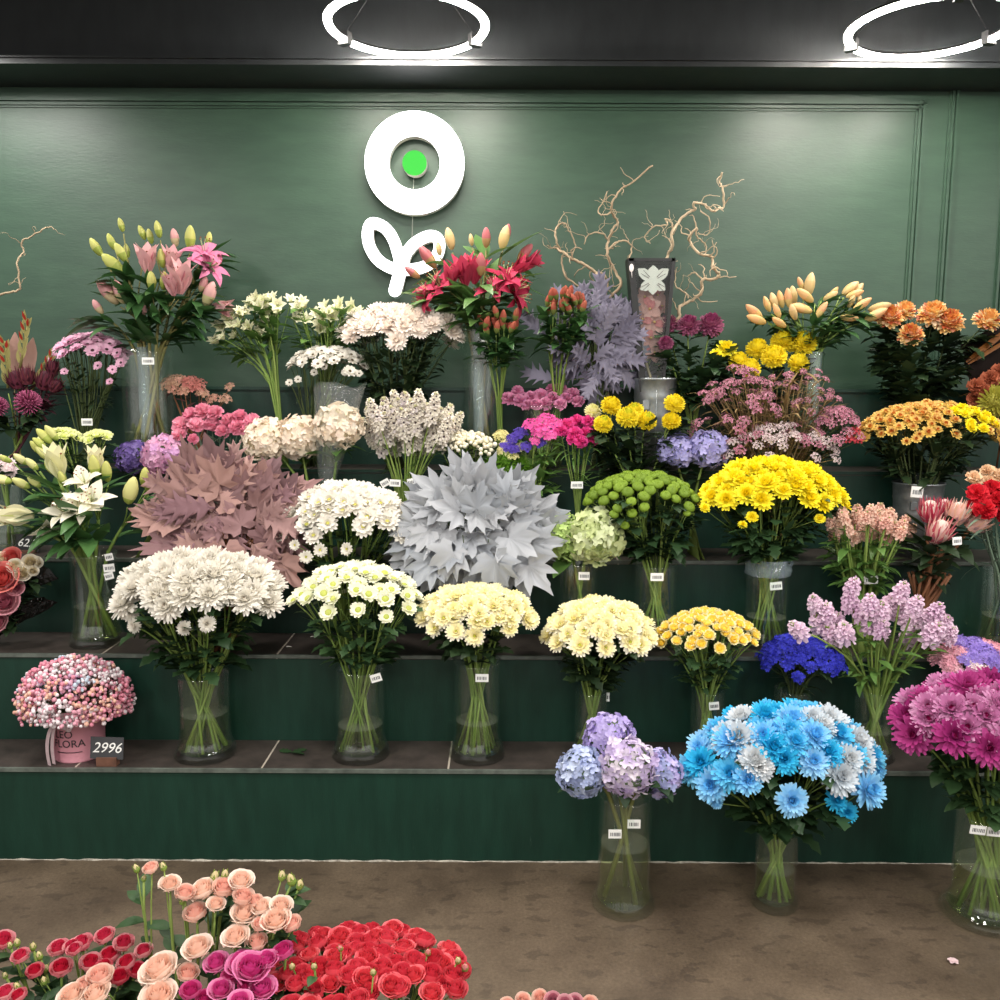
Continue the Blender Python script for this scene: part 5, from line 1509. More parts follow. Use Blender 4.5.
bunch('dried_grass_bunch', 'dried straw coloured grass with tiny pink heads in front of the yellow pompons', 'foliage', H, hd, 34, .0014, straw, ('grass', straw, 420, .10), lz=(.1, 1))
hd = dome(782, 424, 464, 62, Y3 - .06, 5.2, 70, M_waxw, .5, .08, .5, jit=1.6)
hd = [(p + V((0, 0, rd(-.03, .01))), d, s_, me if rd(0, 1) < .75 else R.choice(M_wax), ro) for p, d, s_, me, ro in hd]
bunch('wax_flower_bunch', 'pale whitish wax flowers above the bright yellow chrysanthemums', 'flowers', H, hd, 30, .0014, straw, ('grass', d_stem, 90, .05), lz=(.2, 1))
hd = dome(838, 405, 452, 26, Y3 - .05, 5.5, 30, M_wax, .5, .08, .4) + at_heads([(855, 430, 6, -.1), (850, 438, 6, -.1), (858, 440, 5, -.1)], Y3, M_redc)
bunch('wax_flower_bunch', 'rose pink wax flowers with a red tip touching the bronze chrysanthemums', 'flowers', H, hd, 22, .0014, d_stem, ('lance', L_mum, 50, .06), lz=(.2, 1))
def bucket(label, cx, hw, rim, tier, Y):
    by = proj((0, Y, TZ[tier]))[1]
    x = P(cx, by, Y).x; r = hw * S(rim, Y); z0 = TZ[tier]; h = P(cx, rim, Y).z - z0
    t = thing('metal_bucket', label, 'bucket', (x, Y, z0), 'galvanised buckets'); W = Matrix.Translation((x, Y, z0))
    rb = r * .8
    f = lambda k: rb + (r - rb) * k
    mb = MB(); pr = [(0, 0), (rb, 0), (f(.55), h * .55), (f(.6) * 1.02, h * .58), (f(.62), h * .61), (f(.76), h * .76), (f(.78) * 1.02, h * .79), (f(.82), h * .82), (f(.97), h * .97), (r * 1.03, h * .98), (r * 1.03, h), (r * .97, h), (rb * .96, .01), (0, .01)]
    mb.lathe(pr, 40)
    part('body', mb.mesh('body', [zinc]), t, W)
    mb = MB(); mb.tube([V((math.sin(-.1) * (f(.7) + .001), -math.cos(-.1) * (f(.7) + .001), h * k)) for k in (.02, .5, .96)], .002, .002, 5)
    part('seam', mb.mesh('seam', [zinc]), t, W)
    for sgn in (-1, 1):
        mb = MB(); mb.box((sgn * r * .55 - .012, -r * .86 - .004, h * .66), (sgn * r * .55 + .012, -r * .8, h * .76))
        part('lug', mb.mesh('lug', [zinc], False), t, W)
    return t, dict(x=x, Y=Y, zb=z0 + .012, rb=rb * .7, nx=x, zn=z0 + h, rn=r * .75)
t, H = bucket('galvanised metal bucket holding the bronze chrysanthemums', 914, 24, 482, 3, Y3)
price_tag(t, 917, 492, Y3 - .1, 12, 11, .08, 'white double price sticker')
hd = dome(932, 401, 452, 78, Y3, 5.6, 98, M_bronze, .4, .15, .3, lambda x, y, q, p: R.choice(M_yellow) if (.15 < x < .75 and y < -.1 and q < .93) else R.choice(p))
t, _ = bunch('chrysanthemum_bunch', 'wide bunch of bronze and yellow chrysanthemums in the bucket at the right', 'flowers', H, hd, 26, .0024, d_stem, ('mum', L_dark, 110, .06))
xb_ = t_mum([(11, 8, 1, .3, 0), (11, 32, .85, .6, 3), (7, 58, .6, .6, 1)], pw=.2, cen=.2, cz=.14)
mb = MB()
for p, d, s_, me, ro in dome(932, 402, 453, 77, Y3, 5.2, 170, M_bronze, .4, .147, .3):
    if not (945 < proj(p)[0] < 985 and p.y < Y3 - .02): mb.merge(xb_, frame(p, d, ro, s_))
part('small_flowers', mb.mesh('small_flowers', list(M_bronze[0].materials)), t, None, 'smaller bronze flowers filling the gaps', True)

# ------------------------------------------------------------------ top step
def t_glad():
    mb = MB()
    mb.tube([V((0, 0, 0)), V((.02, 0, .5)), V((0, 0, 1))], .03, .012, 6, 0)
    for i in range(9):
        z = .1 + .1 * i; sgn = 1 if i % 2 else -1
        mb.ribbon(V((sgn * .02, 0, z)), V((sgn * .3, -.15, 1)), V((0, -1, 0)), .26, (.5, 1, .8, .05), .05, -.1, .5, 0)
        if i in (4, 6, 7, 8): mb.ribbon(V((sgn * .03, -.02, z + .06)), V((sgn * .3, -.3, 1)), V((0, -1, 0)), .19, (.4, .9, 1, .5, .1), .032, .2, .5, 1)
    return mb
M_glad = hm(t_glad(), 'gladiolus_spike', petal(['#98985a', '#aca468', '#86884a']), petal(['#a83028', '#bc4436']))
M_leuc = hm(t_protea(), 'burgundy_conebush', petal(['#5c2838', '#74384a', '#481e2c']), petal(['#6c3040', '#8a4c50']), petal(['#4c2430', '#5a2c38']), petal(['#3c1c26', '#5c2c3a']))
M_pin = hm(t_pincushion(), 'pincushion_flower', petal(['#b0547c', '#c46c90']), petal(['#8a3c5c', '#a04c70']))
H = hold(18, 440, 8, 4, 16, 10)
for i, (px, py, L, a, lab) in enumerate(((20, 368, 50, 16, 'red and green gladiolus spike rising tallest at the left edge'), (8, 388, 46, 3, 'green gladiolus spike next to the left edge'), (32, 390, 42, 36, 'gladiolus spike leaning right towards the pink button daisies'))):
    d = pix_dir(px, py, Y4, a, .1)
    bunch('gladiolus', lab, 'flower', H, [(P(px, py, Y4 - .04), d, L * S(py, Y4), M_glad, V((rd(-.3, .3), -1, 0)))], sr=.003, group='gladioli at the left edge', hname='flower_spike')
for px, py, r, a, lab in ((17, 384, 6.5, -5, 'burgundy conebush head left of the other burgundy ones'), (27, 380, 6, 5, 'burgundy conebush head in the middle of its cluster'), (44, 384, 7, 25, 'largest burgundy conebush head, leaning right'), (52, 370, 5, 15, 'upper burgundy conebush head beside the pink button daisies'), (54, 388, 5, 45, 'outermost burgundy conebush head on the right of the cluster')):
    bunch('conebush', lab, 'flower', H, [(P(px, py, Y4 - .05), pix_dir(px, py, Y4, a, .2), r * 1.7 * S(py, Y4), M_leuc, rd(0, 6))], sr=.003, smat=petal(['#4a2430', '#5c3038'], .6, 0), leaves=('lance', petal(['#4a2430', '#5c3440'], .5, .1), 8, .06), lz=(.3, .95), group='burgundy conebushes')
for px, py, r, lab in ((29, 405, 13, 'round pink pincushion flower below the burgundy conebush'), (-2, 409, 11, 'round pink pincushion flower cut by the left edge')):
    bunch('pincushion_flower', lab, 'flower', H, [(P(px, py, Y4 - .1), V((.1, -.7, .7)).normalized(), r * S(py, Y4), M_pin, 0)], sr=.003, leaves=('ovate', L_dark, 10, .06), lz=(.2, .9), group='pincushion flowers')
for px, py, L, a, lab in ((15, 382, 50, 8, 'broad beige pink leaf standing at the left edge, taller one'), (27, 378, 42, 16, 'broad beige pink leaf standing behind the gladiolus, shorter one')):
    mb = MB(); mb.ribbon(V((0, 0, 0)), V((0, 0, 1)), V((0, -1, 0)), 1, (.5, .75, .95, 1, .95, .6, .1), .15, .2, .25, 0)
    bunch('dried_leaf', lab, 'leaf', H, [(P(px, py, Y4 + .01), pix_dir(px, py, Y4, a, .05), L * S(py, Y4), mb.mesh('dried_leaf', [petal(['#bd9488', '#c8a094'], .6, .1)]), V((.2, -1, 0)))], sr=.002, smat=straw, group='beige leaves', hname='blade')
H = hold(86, 426, 11, 4, 88, 9)
hd = dome(90, 332, 366, 40, Y4, 6.2, 48, M_pinks, .45, .11, .35) + at_heads([(97, 365, 5, -.1), (112, 369, 5, -.1), (109, 381, 4, -.1), (64, 371, 4, -.1), (116, 352, 6, -.08), (120, 362, 6, -.08)], Y4, M_pinks, .8, .4)
t, _ = bunch('chrysanthemum_bunch', 'soft pink button daisies with dark eyes left of the pink lilies', 'flowers', H, hd, 26, .002, d_stem, ('lance', L_dark, 60, .045))
price_tag(t, 87, 422, Y4 - .09, 11, 7)

v = vase('pink lilies', 152, 25, 350, 4, 'tall, on the top step at the left', wl=.3, flare=1.05, tags=((148, 361, 12, 7),))
H = holder(v)
pool = [M_bud_g, M_bud_p, M_lily_pc, M_lily_p]
hd = buds([(123, 232, 14, -12, .02, 0, .1), (102, 256, 20, -30, .0, 0, .1), (115, 250, 17, -20, .02, 0, .1), (126, 262, 20, -25, -.02, 0, .2), (125, 275, 28, -45, -.06, 0, .2), (145, 240, 15, -20, .04, 0, .1), (152, 244, 15, -10, .04, 0, .1), (160, 238, 17, -8, .02, 0, .1), (163, 268, 18, 0, -.06, 0, .3), (176, 247, 18, -5, .04, 1, .1), (190, 250, 24, 5, .03, 0, .1), (208, 246, 14, 10, .05, 0, .1), (128, 258, 14, -5, .05, 0, .1), (152, 292, 20, 5, -.1, 0, .3), (163, 290, 18, 15, -.08, 0, .3), (200, 292, 17, 30, -.05, 1, .3),
           (118, 304, 28, -38, -.08, 1, .2), (124, 304, 24, -15, -.09, 1, .2), (103, 314, 16, -30, -.05, 1, .2), (174, 296, 24, -5, -.1, 2, .3), (205, 306, 26, 25, -.05, 1, .2), (148, 274, 30, 2, -.06, 2, .2), (170, 272, 26, 15, -.05, 2, .2), (180, 294, 34, 12, -.09, 2, .25), (204, 256, 22, 15, -.02, 3, .5), (208, 268, 20, 60, -.04, 3, .6), (212, 306, 22, 95, -.03, 2, .2), (140, 300, 16, 160, -.08, 1, .2)], Y4, pool)
t, _ = bunch('lily_bunch', 'tall pink lilies with many green buds in a high vase at the upper left', 'flowers', H, hd, 12, .0045, petal(['#7a7048', '#86804e', '#6c6c40'], .5, 0), ('lance', L_lily, 110, .13, .12), hname='lily_flower', lz=(.05, 1.0))
sleeve(t, v['x'] - .005, Y4 - .02, TZ[4] + .07, TZ[4] + v['h'] + .01, .022, .022, cello_blue, .004, 'rolled bluish plastic sleeve')
H = hold(196, 440, 6, 4, 200, 6)
hd = at_heads([(168, 382, 8, 0), (178, 380, 8, 0), (172, 388, 6, -.02), (202, 392, 6, 0), (212, 398, 6, 0), (229, 386, 5, .0), (225, 398, 6, -.02), (184, 390, 6, -.03)], Y4, M_dry, .6, .6) + at_heads([(190, 382, 9, 0), (198, 384, 8, .01)], Y4, M_dryp, .6, .6)
bunch('dried_flower_bunch', 'small dried peach and coral flowers right of the tall lily vase', 'flowers', H, hd, 10, .002, br_stem, ('lance', petal(['#5c3438', '#6e4444']), 20, .05))
def alst(name_lab, bxs, spots, rim, r, base, br, tier=4):
    H = holder(None, (bxs, base), tier, Y4, rim, r, br)
    hd = []
    for px, py, k in spots:
        for j in range(k):
            hd.append((P(px + rd(-8, 8), py + rd(-7, 7), Y4 + rd(-.05, .05)), V((rd(-.7, .7), -.6, rd(.2, .9))).normalized(), 9.5 * S(py, Y4) * rd(.85, 1.15), M_alst, rd(0, 6)))
    return bunch('alstroemeria_bunch', name_lab, 'flowers', H, hd, 14, .0028, g_stem, ('lance', L_bright, 60, .07, .2), lz=(.45, 1))
alst('white green alstroemerias with slanting stems beside the pink lilies', 278, ((225, 322, 5), (240, 314, 5), (255, 306, 6), (266, 320, 4), (236, 332, 4), (252, 330, 4), (268, 305, 4), (222, 338, 3), (285, 308, 3)), 385, 7, 283, 5)
alst('white green alstroemerias behind the cream chrysanthemums', 326, ((305, 308, 4), (318, 318, 4), (332, 312, 4), (345, 304, 4), (352, 310, 3), (300, 316, 3), (326, 326, 3)), 380, 7, 328, 6)
H = hold(310, 425, 10, 4, 312, 9)
hd = dome(328, 345, 378, 44, Y4 - .03, 5.6, 54, M_whites, .45, .1, .35) + at_heads([(298, 379, 4, -.1), (314, 372, 4, -.1), (324, 366, 4, -.1), (345, 372, 4, -.1), (359, 373, 4, -.1), (289, 382, 4, -.1)], Y4, M_whites, .8, .4)
t, _ = bunch('chrysanthemum_bunch', 'small white button daisies with dark eyes above the cream hydrangeas', 'flowers', H, hd, 24, .002, d_stem, ('grass', L_dark, 60, .06))
H = hold(395, 420, 11, 4)
hd = dome(400, 304, 354, 70, Y4, 10, 72, M_cream, .4, .14, .35)
bunch('chrysanthemum_bunch', 'cream blush chrysanthemums under the lit sign', 'flowers', H, hd, 24, .0025, d_stem, ('ovate', L_dark, 120, .05))
v = vase('crimson lilies', 481, 18.5, 326, 4, 'tall, on the top step right of the sign', wl=.25, flare=1.05, tags=((486, 344, 9, 8),))
H = holder(v)
pool = [M_bud_y, M_bud_c, M_lily_cc, M_lily_c]
hd = buds([(452, 250, 22, -12, .02, 0, .1), (472, 246, 12, -8, .05, 0, .1), (486, 248, 20, 0, .0, 1, .1), (502, 250, 24, 12, .0, 0, .15), (504, 244, 20, 14, .03, 1, .1), (436, 268, 26, -38, .0, 1, .2), (420, 278, 18, -55, .0, 1, .2), (440, 256, 14, -10, .04, 0, .1), (481, 276, 22, 0, -.08, 1, .3),
           (442, 290, 26, -30, -.05, 3, .5), (434, 296, 24, -60, -.04, 3, .5), (450, 288, 26, 5, -.07, 2, .3), (428, 302, 20, -90, -.04, 3, .4), (466, 286, 32, -5, -.05, 2, .25), (474, 284, 28, 10, -.05, 2, .25), (505, 282, 24, 10, -.06, 3, .5), (510, 292, 26, 60, -.06, 3, .5), (514, 296, 22, 100, -.06, 3, .4), (512, 274, 24, 50, -.02, 2, .2), (518, 262, 22, 40, .0, 1, .2), (524, 264, 20, 70, .0, 2, .2), (496, 292, 22, -20, -.08, 3, .6)], Y4, pool)
t, _ = bunch('lily_bunch', 'tall crimson lilies in a high vase beside the lit sign', 'flowers', H, hd, 10, .0045, petal(['#7a7048', '#6c6c40'], .5, 0), ('lance', petal(['#4f7640', '#6a8c4c', '#3f6636'], .4, .2, .5), 60, .14, .14), hname='lily_flower', lz=(.0, .95))
sleeve(t, v['x'] - .008, Y4 - .02, TZ[4] + .07, TZ[4] + v['h'] + .01, .02, .02, cello_blue, .004, 'rolled bluish plastic sleeve')
M_alb = hm(t_bud(1, 0, .2, .4), 'red_alstroemeria_bud', petal(['#9c4438', '#b05c48', '#8a5038']), petal(['#6a7a3c', '#7c8444']))
for lab, cx, cy, n, bx_ in (('green alstroemeria with closed red buds right of the crimson lilies', 497, 328, 20, 500), ('green alstroemeria with closed red buds left of the lavender leaves', 562, 308, 30, 556)):
    H = hold(bx_, 400, 5, 4, bx_, 6)
    hd = [(P(cx + rd(-16, 20), cy + rd(-10, 8), Y4 - .1 + rd(-.04, .04)), V((rd(-.5, .5), -.3, 1)).normalized(), 13 * S(cy, Y4), M_alb, rd(0, 6)) for _ in range(n)]
    bunch('alstroemeria_bunch', lab, 'flowers', H, hd, 8, .0026, g_stem, ('lance', L_lily, 60, .075, .19), lz=(.5, 1), hname='bud')
H = hold(598, 400, 8, 4)
hd = leafball(596, 345, 35, 50, Y4, 29, 80, oak_lav, .1, -.3)
hd += [(P(px, py, Y4), pix_dir(px, py, Y4, a, .15), 32 * S(py, Y4), R.choice(oak_lav), V((rd(-.4, .4), -1, .2))) for px, py, a in ((565, 318, -12), (583, 315, 0), (575, 322, -8), (600, 330, 10), (615, 335, 15), (622, 345, 25), (545, 335, -50), (555, 380, -70), (630, 330, 30), (618, 372, 60), (580, 370, -10), (600, 365, 10), (625, 380, 80))]
bunch('oak_leaf_bunch', 'bunch of lavender grey preserved oak leaves on the top step', 'foliage', H, hd, 14, .003, d_stem, hname='leaf')
# curly willow
bark = petal(['#9c8870', '#b4a084', '#c8b498'], .7, 0)
def willow(label, Y, lines, foot):
    t = thing('curly_willow_branch', label, 'branch', foot, 'curly willow')
    mb = MB()
    for w0, w1, pts in lines:
        y = [Y + rd(-.03, .03) for _ in pts]
        pp = smooth_path([P(x, q, yy) for (x, q), yy in zip(pts, y)], 5)
        pp = [p + V((rd(-.003, .003), rd(-.004, .004), rd(-.003, .003))) for p in pp]
        s = S(250, Y)
        mb.tube(pp, w0 * s / 2, w1 * s / 2, 6)
        for i in range(3, len(pp) - 2, 3):
            if rd(0, 1) < .7:
                q = pp[i].copy(); d = V((rd(-1, 1), rd(-.6, .3), rd(-.4, 1))).normalized(); tw = [q.copy()]
                for k in range(rd(4, 9).__int__()):
                    d = (d + V((rd(-.8, .8), rd(-.5, .5), rd(-.7, .8)))).normalized()
                    q = q + d * .013; tw.append(q.copy())
                mb.tube(tw, w1 * s * .32, w1 * s * .15, 4)
    part('branch', mb.mesh('branch', [bark]), t)
c5 = lambda L: [(550 + x / 4, 200 + y / 4) for x, y in L]
willow('curly willow branch twisting up above the lavender oak leaves', Y4 + .04, [
    (3.6, 2.6, c5([(230, 800), (215, 600), (200, 400), (195, 340), (180, 290), (140, 260), (95, 240), (60, 215), (30, 195)])), (2.2, 1.2, c5([(45, 210), (25, 160), (22, 115), (55, 90), (75, 120), (100, 180), (90, 225)])),
    (3.2, 1.6, c5([(205, 410), (285, 345), (255, 275), (230, 220), (232, 165), (250, 120), (272, 85), (248, 55), (250, 10), (290, -50), (320, -60), (410, -140)])), (2, 1, c5([(235, 160), (200, 130), (150, 140), (138, 175)])), (2.2, 1.4, c5([(235, 200), (262, 170), (300, 165), (325, 190), (318, 235)])),
    (2.2, 1.4, c5([(120, 350), (62, 305), (45, 240), (60, 215)])), (1.8, .9, c5([(250, 50), (215, 60), (195, 45), (230, -30)])), (1.6, .8, c5([(30, 195), (5, 190), (-10, 180)])), (2, 1.2, c5([(180, 290), (215, 300), (235, 330), (225, 390), (280, 410)]))], (P(600, 400, Y4 + .04).x, Y4 + .04, TZ[4]))
# boxed orchid in the metal bucket with another willow branch
YO = Y4
t, HB = bucket('galvanised metal bucket on the top step holding the boxed orchid', 653, 21.5, 378, 4, YO)
willow('curly willow branch curling out to the right of the boxed orchid', Y4 + .0, [
    (3.6, 2.4, c5([(430, 780), (440, 640), (470, 530), (515, 470), (520, 425), (570, 400), (605, 370), (610, 320), (660, 315), (676, 295), (650, 270), (650, 230), (600, 215), (560, 170), (560, 140), (590, 112)])), (2.0, .9, c5([(610, 320), (580, 290), (550, 302)])), (2, 1, c5([(552, 392), (540, 370), (510, 350), (500, 320), (506, 270)])), (1.8, .9, c5([(590, 112), (585, 145), (625, 180), (620, 225)])),
    (3, 2.2, c5([(420, 780), (380, 640), (310, 530), (300, 480)])), (2.6, 1.8, c5([(310, 500), (360, 510), (430, 520), (470, 540)]))], (HB['x'] + .02, YO, TZ[4] + .012))
willow('curly willow branch rising behind the orchid box and bending right', Y4 + .09, [
    (3.2, 1.8, c5([(440, 780), (455, 500), (462, 300), (470, 225), (490, 180), (490, 130), (520, 80), (560, 45), (580, 38), (575, 12), (620, 20), (655, 45), (672, 35), (692, 28), (694, -30), (680, -70), (690, -110)])), (2, 1, c5([(490, 130), (485, 90), (462, 78), (468, 100), (420, 105), (380, 150), (400, 172)])), (1.6, .8, c5([(600, 40), (638, 80), (630, 140), (590, 130)]))], (HB['x'] + .02, YO + .05, TZ[4] + .012))
willow('single thin curly willow tip at the left edge of the wall', Y4 + .05, [(2.6, 1.0, [(-14, 420), (-12, 340), (-6, 300), (4, 294), (16, 291), (20, 285), (17, 264), (23, 252), (22, 242), (34, 235), (43, 229), (50, 227), (54, 230)])], (P(-14, 420, Y4 + .05).x, Y4 + .05, TZ[4]))
blk = plain('black card', '#161718', .4)
def quad_box(px, Y, d, mat, mb, m=0):
    a = [P(x, y, Y) for x, y in px]; b = [p + V((0, d, 0)) for p in a]
    mb.add(a + b, [(0, 1, 2, 3), (7, 6, 5, 4), (0, 4, 5, 1), (1, 5, 6, 2), (2, 6, 7, 3), (3, 7, 4, 0)], m)
t = thing('orchid_box', 'tall tapered clear orchid box with black card back standing in the metal bucket', 'box', (P(652, 392, YO).x, YO - .02, P(652, 392, YO).z))
mb = MB(); quad_box([(640, 392), (664, 392), (676, 258), (628, 258)], YO + .03, .003, blk, mb); part('back_panel', mb.mesh('back_panel', [plain('smoky panel', '#2c3230', .3)], False), t)
mb = MB()
quad_box([(640, 392), (664, 392), (676, 258), (628, 258)], YO - .05, .0012, blk, mb)
part('window', mb.mesh('window', [clear('clear plastic', '#f2f6f4', .06, 1.4)], False), t)
for q in ([(640, 392), (647, 392), (634, 258), (628, 258)], [(661, 392), (664, 392), (676, 258), (672, 258)], [(629, 258), (675, 258), (675, 261), (629, 261)]):
    mb = MB(); quad_box(q, YO - .053, .083, blk, mb); part('edge_panel', mb.mesh('edge_panel', [blk], False), t, None, 'black card edge')
mb = MB(); cw = P(653, 281, YO - .045); sw = S(281, YO)
for i, (a, L, w_) in enumerate(((-52, 19, .36), (52, 19, .36), (0, 15, .5), (-125, 15, .42), (125, 15, .42), (180, 13, .5))):
    mb.ribbon(cw, pix_dir(653, 281, YO, a, 0), V((0, -1, 0)), L * sw, (.35, .85, 1, .85, .1), L * sw * w_ * .75, 0, .05, 0)
part('printed_flower', mb.mesh('printed_flower', [plain('white print', '#efe9e6', .6)], False), t, None, 'white printed flower card')
mb = MB()
for a in (-52, 52, -125, 125):
    for o in (-8, 8):
        d = pix_dir(653, 281, YO, a + o, 0)
        mb.tube([cw + d * (5 * sw) + V((0, -.006, 0)), cw + d * (14 * sw) + V((0, -.006, 0))], .0012, .0006, 4)
part('printed_lines', mb.mesh('printed_lines', [plain('dark print', '#4a3a40', .6)], False), t)
mb = MB(); c = P(631.5, 268, YO - .056); 
mb.ball(c, 2.3 * sw, 8, 6, 0, (1, .2, 1.7)); mb.tube([c, P(632, 278, YO - .056)], .0012, .0012, 4)
part('emblem', mb.mesh('emblem', [plain('white print', '#efe9e6', .6)]), t, None, 'small white leaf emblem')
M_orch = [hm(t_orchid(), 'pink_orchid', petal(['#dca4a0', '#e4b4b0', '#d09490']), petal(['#d49a96', '#dcaaa6']), petal(['#c46c74', '#d48488']), petal(['#d8b070'])) for _ in range(2)]
H = dict(x=HB['x'], Y=YO, zb=TZ[4] + .012, rb=.01, nx=P(652, 380, YO).x, zn=P(652, 380, YO).z, rn=.008)
hd = at_heads([(645, 297, 12, -.02), (658, 294, 11, .0), (650, 308, 13, -.03), (662, 306, 10, .0), (643, 319, 13, -.03), (655, 322, 13, -.03), (640, 333, 12, -.03), (651, 337, 13, -.035), (643, 349, 12, -.035), (654, 352, 11, -.03), (638, 358, 10, -.03)], YO, M_orch, 1.0, .2)
bunch('orchid_spray', 'dusty pink orchid spray inside the clear orchid box', 'flower', H, hd, 1, .003, g_stem, hname='orchid_flower')
H = hold(692, 405, 8, 4, 692, 7)
for lab, px, py, r, dy, me in (('dusky purple chrysanthemum, leftmost beside the orchid box', 668, 325, 11, .0, M_purp), ('dusky purple chrysanthemum in the middle of the purple trio', 688, 327, 12, -.03, M_purp), ('dusky purple chrysanthemum, largest at the right of the trio', 710, 327, 13.5, -.02, M_purp), ('small dark purple chrysanthemum hanging low beside the orchid', 666, 343, 8, -.06, M_purp), ('open yellow chrysanthemum right of the purple trio', 726, 347, 12, -.04, M_yellow), ('yellow chrysanthemum bud cluster under the open yellow one', 716, 352, 7, -.08, M_yellow)):
    bunch('large_chrysanthemum', lab, 'flower', H, [(P(px, py + 3, Y4 + dy), V((rd(-.3, .3), -.55, .8)).normalized(), r * S(py, Y4), R.choice(me), rd(0, 6))], sr=.003, leaves=('mum', L_mum, 16, .075), lz=(.0, .93))
mb_t = None
v = vase('peach lily buds', 806, 13, 352, 4, 'on the top step behind the dried grass', wl=.3, flare=1.05)
H = hold(775, 420, 8, 4, 778, 8, Y=Y4 - .02)
for lab, px, py, r, dy in (('yellow pompon at the far left of the upper pompons', 737, 362, 11, -.04), ('yellow pompon second from the left of the upper pompons', 757, 350, 12, .0), ('yellow pompon lowest left, above the pink wax flowers', 749, 369, 11, -.07), ('yellow pompon in the middle of the upper group', 774, 358, 13, -.05), ('yellow pompon at the top of the upper group', 782, 343, 13, .02), ('yellow pompon at the upper right of the group', 803, 345, 14, .0), ('yellow pompon lowest right beside the lily vase', 797, 364, 11, -.06)):
    bunch('pompon_chrysanthemum', lab, 'flower', H, [(P(px, py + 3, Y4 + dy), V((rd(-.25, .25), -.55, .8)).normalized(), r * S(py, Y4), M_pomp[0], rd(0, 6))], sr=.003, leaves=('mum', L_dark, 12, .07), lz=(.1, .93), group='upper yellow pompons')
H = holder(v)
pool = [M_bud_o, M_bud_y]
hd = buds([(762, 318, 22, -55, .0, 0, .2), (766, 323, 22, -72, -.03, 0, .2), (770, 312, 17, -25, .02, 0, .1), (776, 310, 18, -20, .03, 1, .1), (783, 308, 18, -18, .03, 0, .1), (790, 308, 20, -12, .02, 0, .1), (794, 306, 20, -10, .02, 1, .1), (803, 290, 14, -25, .05, 0, .1), (808, 297, 24, 5, .03, 1, .1), (796, 320, 17, -25, -.05, 1, .25), (786, 327, 18, -60, -.06, 0, .25), (813, 302, 22, -55, -.03, 0, .2), (812, 312, 24, -75, -.04, 0, .2), (816, 318, 18, 30, -.06, 0, .25), (823, 300, 16, 60, .02, 1, .1), (828, 298, 14, 40, .03, 0, .1), (842, 295, 20, 50, .02, 1, .1), (846, 297, 18, 70, .0, 0, .1), (850, 300, 20, 35, .03, 1, .1), (853, 310, 20, 55, -.03, 0, .2), (840, 317, 18, 95, -.05, 0, .2), (858, 307, 12, 5, .0, 1, .1), (848, 308, 14, 20, .0, 1, .2), (868, 310, 22, 75, -.02, 1, .2), (864, 321, 24, 60, -.04, 0, .2), (780, 318, 16, -30, -.04, 0, .2)], Y4, pool)
t, _ = bunch('lily_bunch', 'closed peach lily buds above the yellow pompons at the upper right', 'flowers', H, hd, 12, .004, g_stem, ('lance', petal(['#2b4a2a', '#3a5f33', '#3f5c36'], .35, .15, .5), 110, .09, .14), hname='lily_bud', lz=(.05, .95))
sleeve(t, v['x'] + .002, Y4 - .01, TZ[4] + .1, TZ[4] + v['h'], .03, .032, cello_blue, .004, 'rolled bluish plastic sleeve')
H = hold(912, 405, 12, 4, 912, 10)
for lab, px, py, r, dy, me in (('orange and red chrysanthemum at the left of its group', 888, 320, 14, .0, M_orng), ('golden orange chrysanthemum high at the left of its group', 902, 313, 12, .03, M_orngl), ('peach orange chrysanthemum at the top of its group', 932, 318, 16, .0, M_orngl), ('red tinged orange chrysanthemum at the right of its group', 948, 325, 15, -.03, M_orng), ('red orange chrysanthemum lowest in front of its group', 910, 337, 13, -.07, M_orng), ('pale peach chrysanthemum alone at the far right', 983, 323, 14, .0, M_orngl)):
    bunch('large_chrysanthemum', lab, 'flower', H, [(P(px, py + 3, Y4 + dy), V((rd(-.3, .3), -.6, .8)).normalized(), r * S(py, Y4), R.choice(me), rd(0, 6))], sr=.003, smat=d_stem, leaves=('mum', L_dark, 26, .085), lz=(.0, .93), group='orange chrysanthemums')
# dark wrapped bouquet at the right edge
H = holder(None, (1000, 1004), 4, Y4 - .05, 425, 8, 8)
M_rust = [hm(t_carnation(), 'rust_flower', petal(['#9c5038', '#b06448', '#84402c']), petal(['#b46a4c', '#a05840']), calyx)]
M_oliv = [hm(t_pompon(120, inc=.2, pw=.08), 'olive_fluffy_ball', petal(['#8c8a30', '#a09c3c', '#7c7a28']), petal(['#989438', '#a8a448']), calyx)]
hd = at_heads([(978, 386, 10, -.06, 0), (992, 378, 10, -.05, 0), (1003, 372, 11, -.04, 0), (976, 398, 8, -.05, 0), (995, 402, 17, -.1, 1), (1010, 390, 16, -.07, 1), (985, 390, 8, -.08, 0)], Y4 - .04, M_rust + M_oliv, .8, .4)
t, _ = bunch('dried_bouquet', 'rust and olive dried bouquet in dark wrapping cut by the right edge', 'flowers', H, hd, 7, .002, br_stem, ('grass', petal(['#6b4a24', '#8a6430']), 20, .1))
mb = MB()
q = [P(961, 345, Y4 + .01), P(1012, 318, Y4 + .03), P(1012, 420, Y4 - .0), P(978, 420, Y4 - .02)]
nn = 9; vs = []
for i in range(nn):
    for j in range(nn):
        u, w_ = i / (nn - 1), j / (nn - 1)
        vs.append(q[0].lerp(q[1], u).lerp(q[3].lerp(q[2], u), w_) + V((0, rd(-.01, .01) + .05 * u * (1 - u), 0)))
mb.add(vs, [(i * nn + j, i * nn + j + 1, (i + 1) * nn + j + 1, (i + 1) * nn + j) for i in range(nn - 1) for j in range(nn - 1)])
part('wrapping_sheet', mb.mesh('wrapping_sheet', [plain('dark brown wrap', '#1a110d', .7, 0, .12, .2, 25)]), t, None, 'dark brown wrapping sheet')
mb = MB()
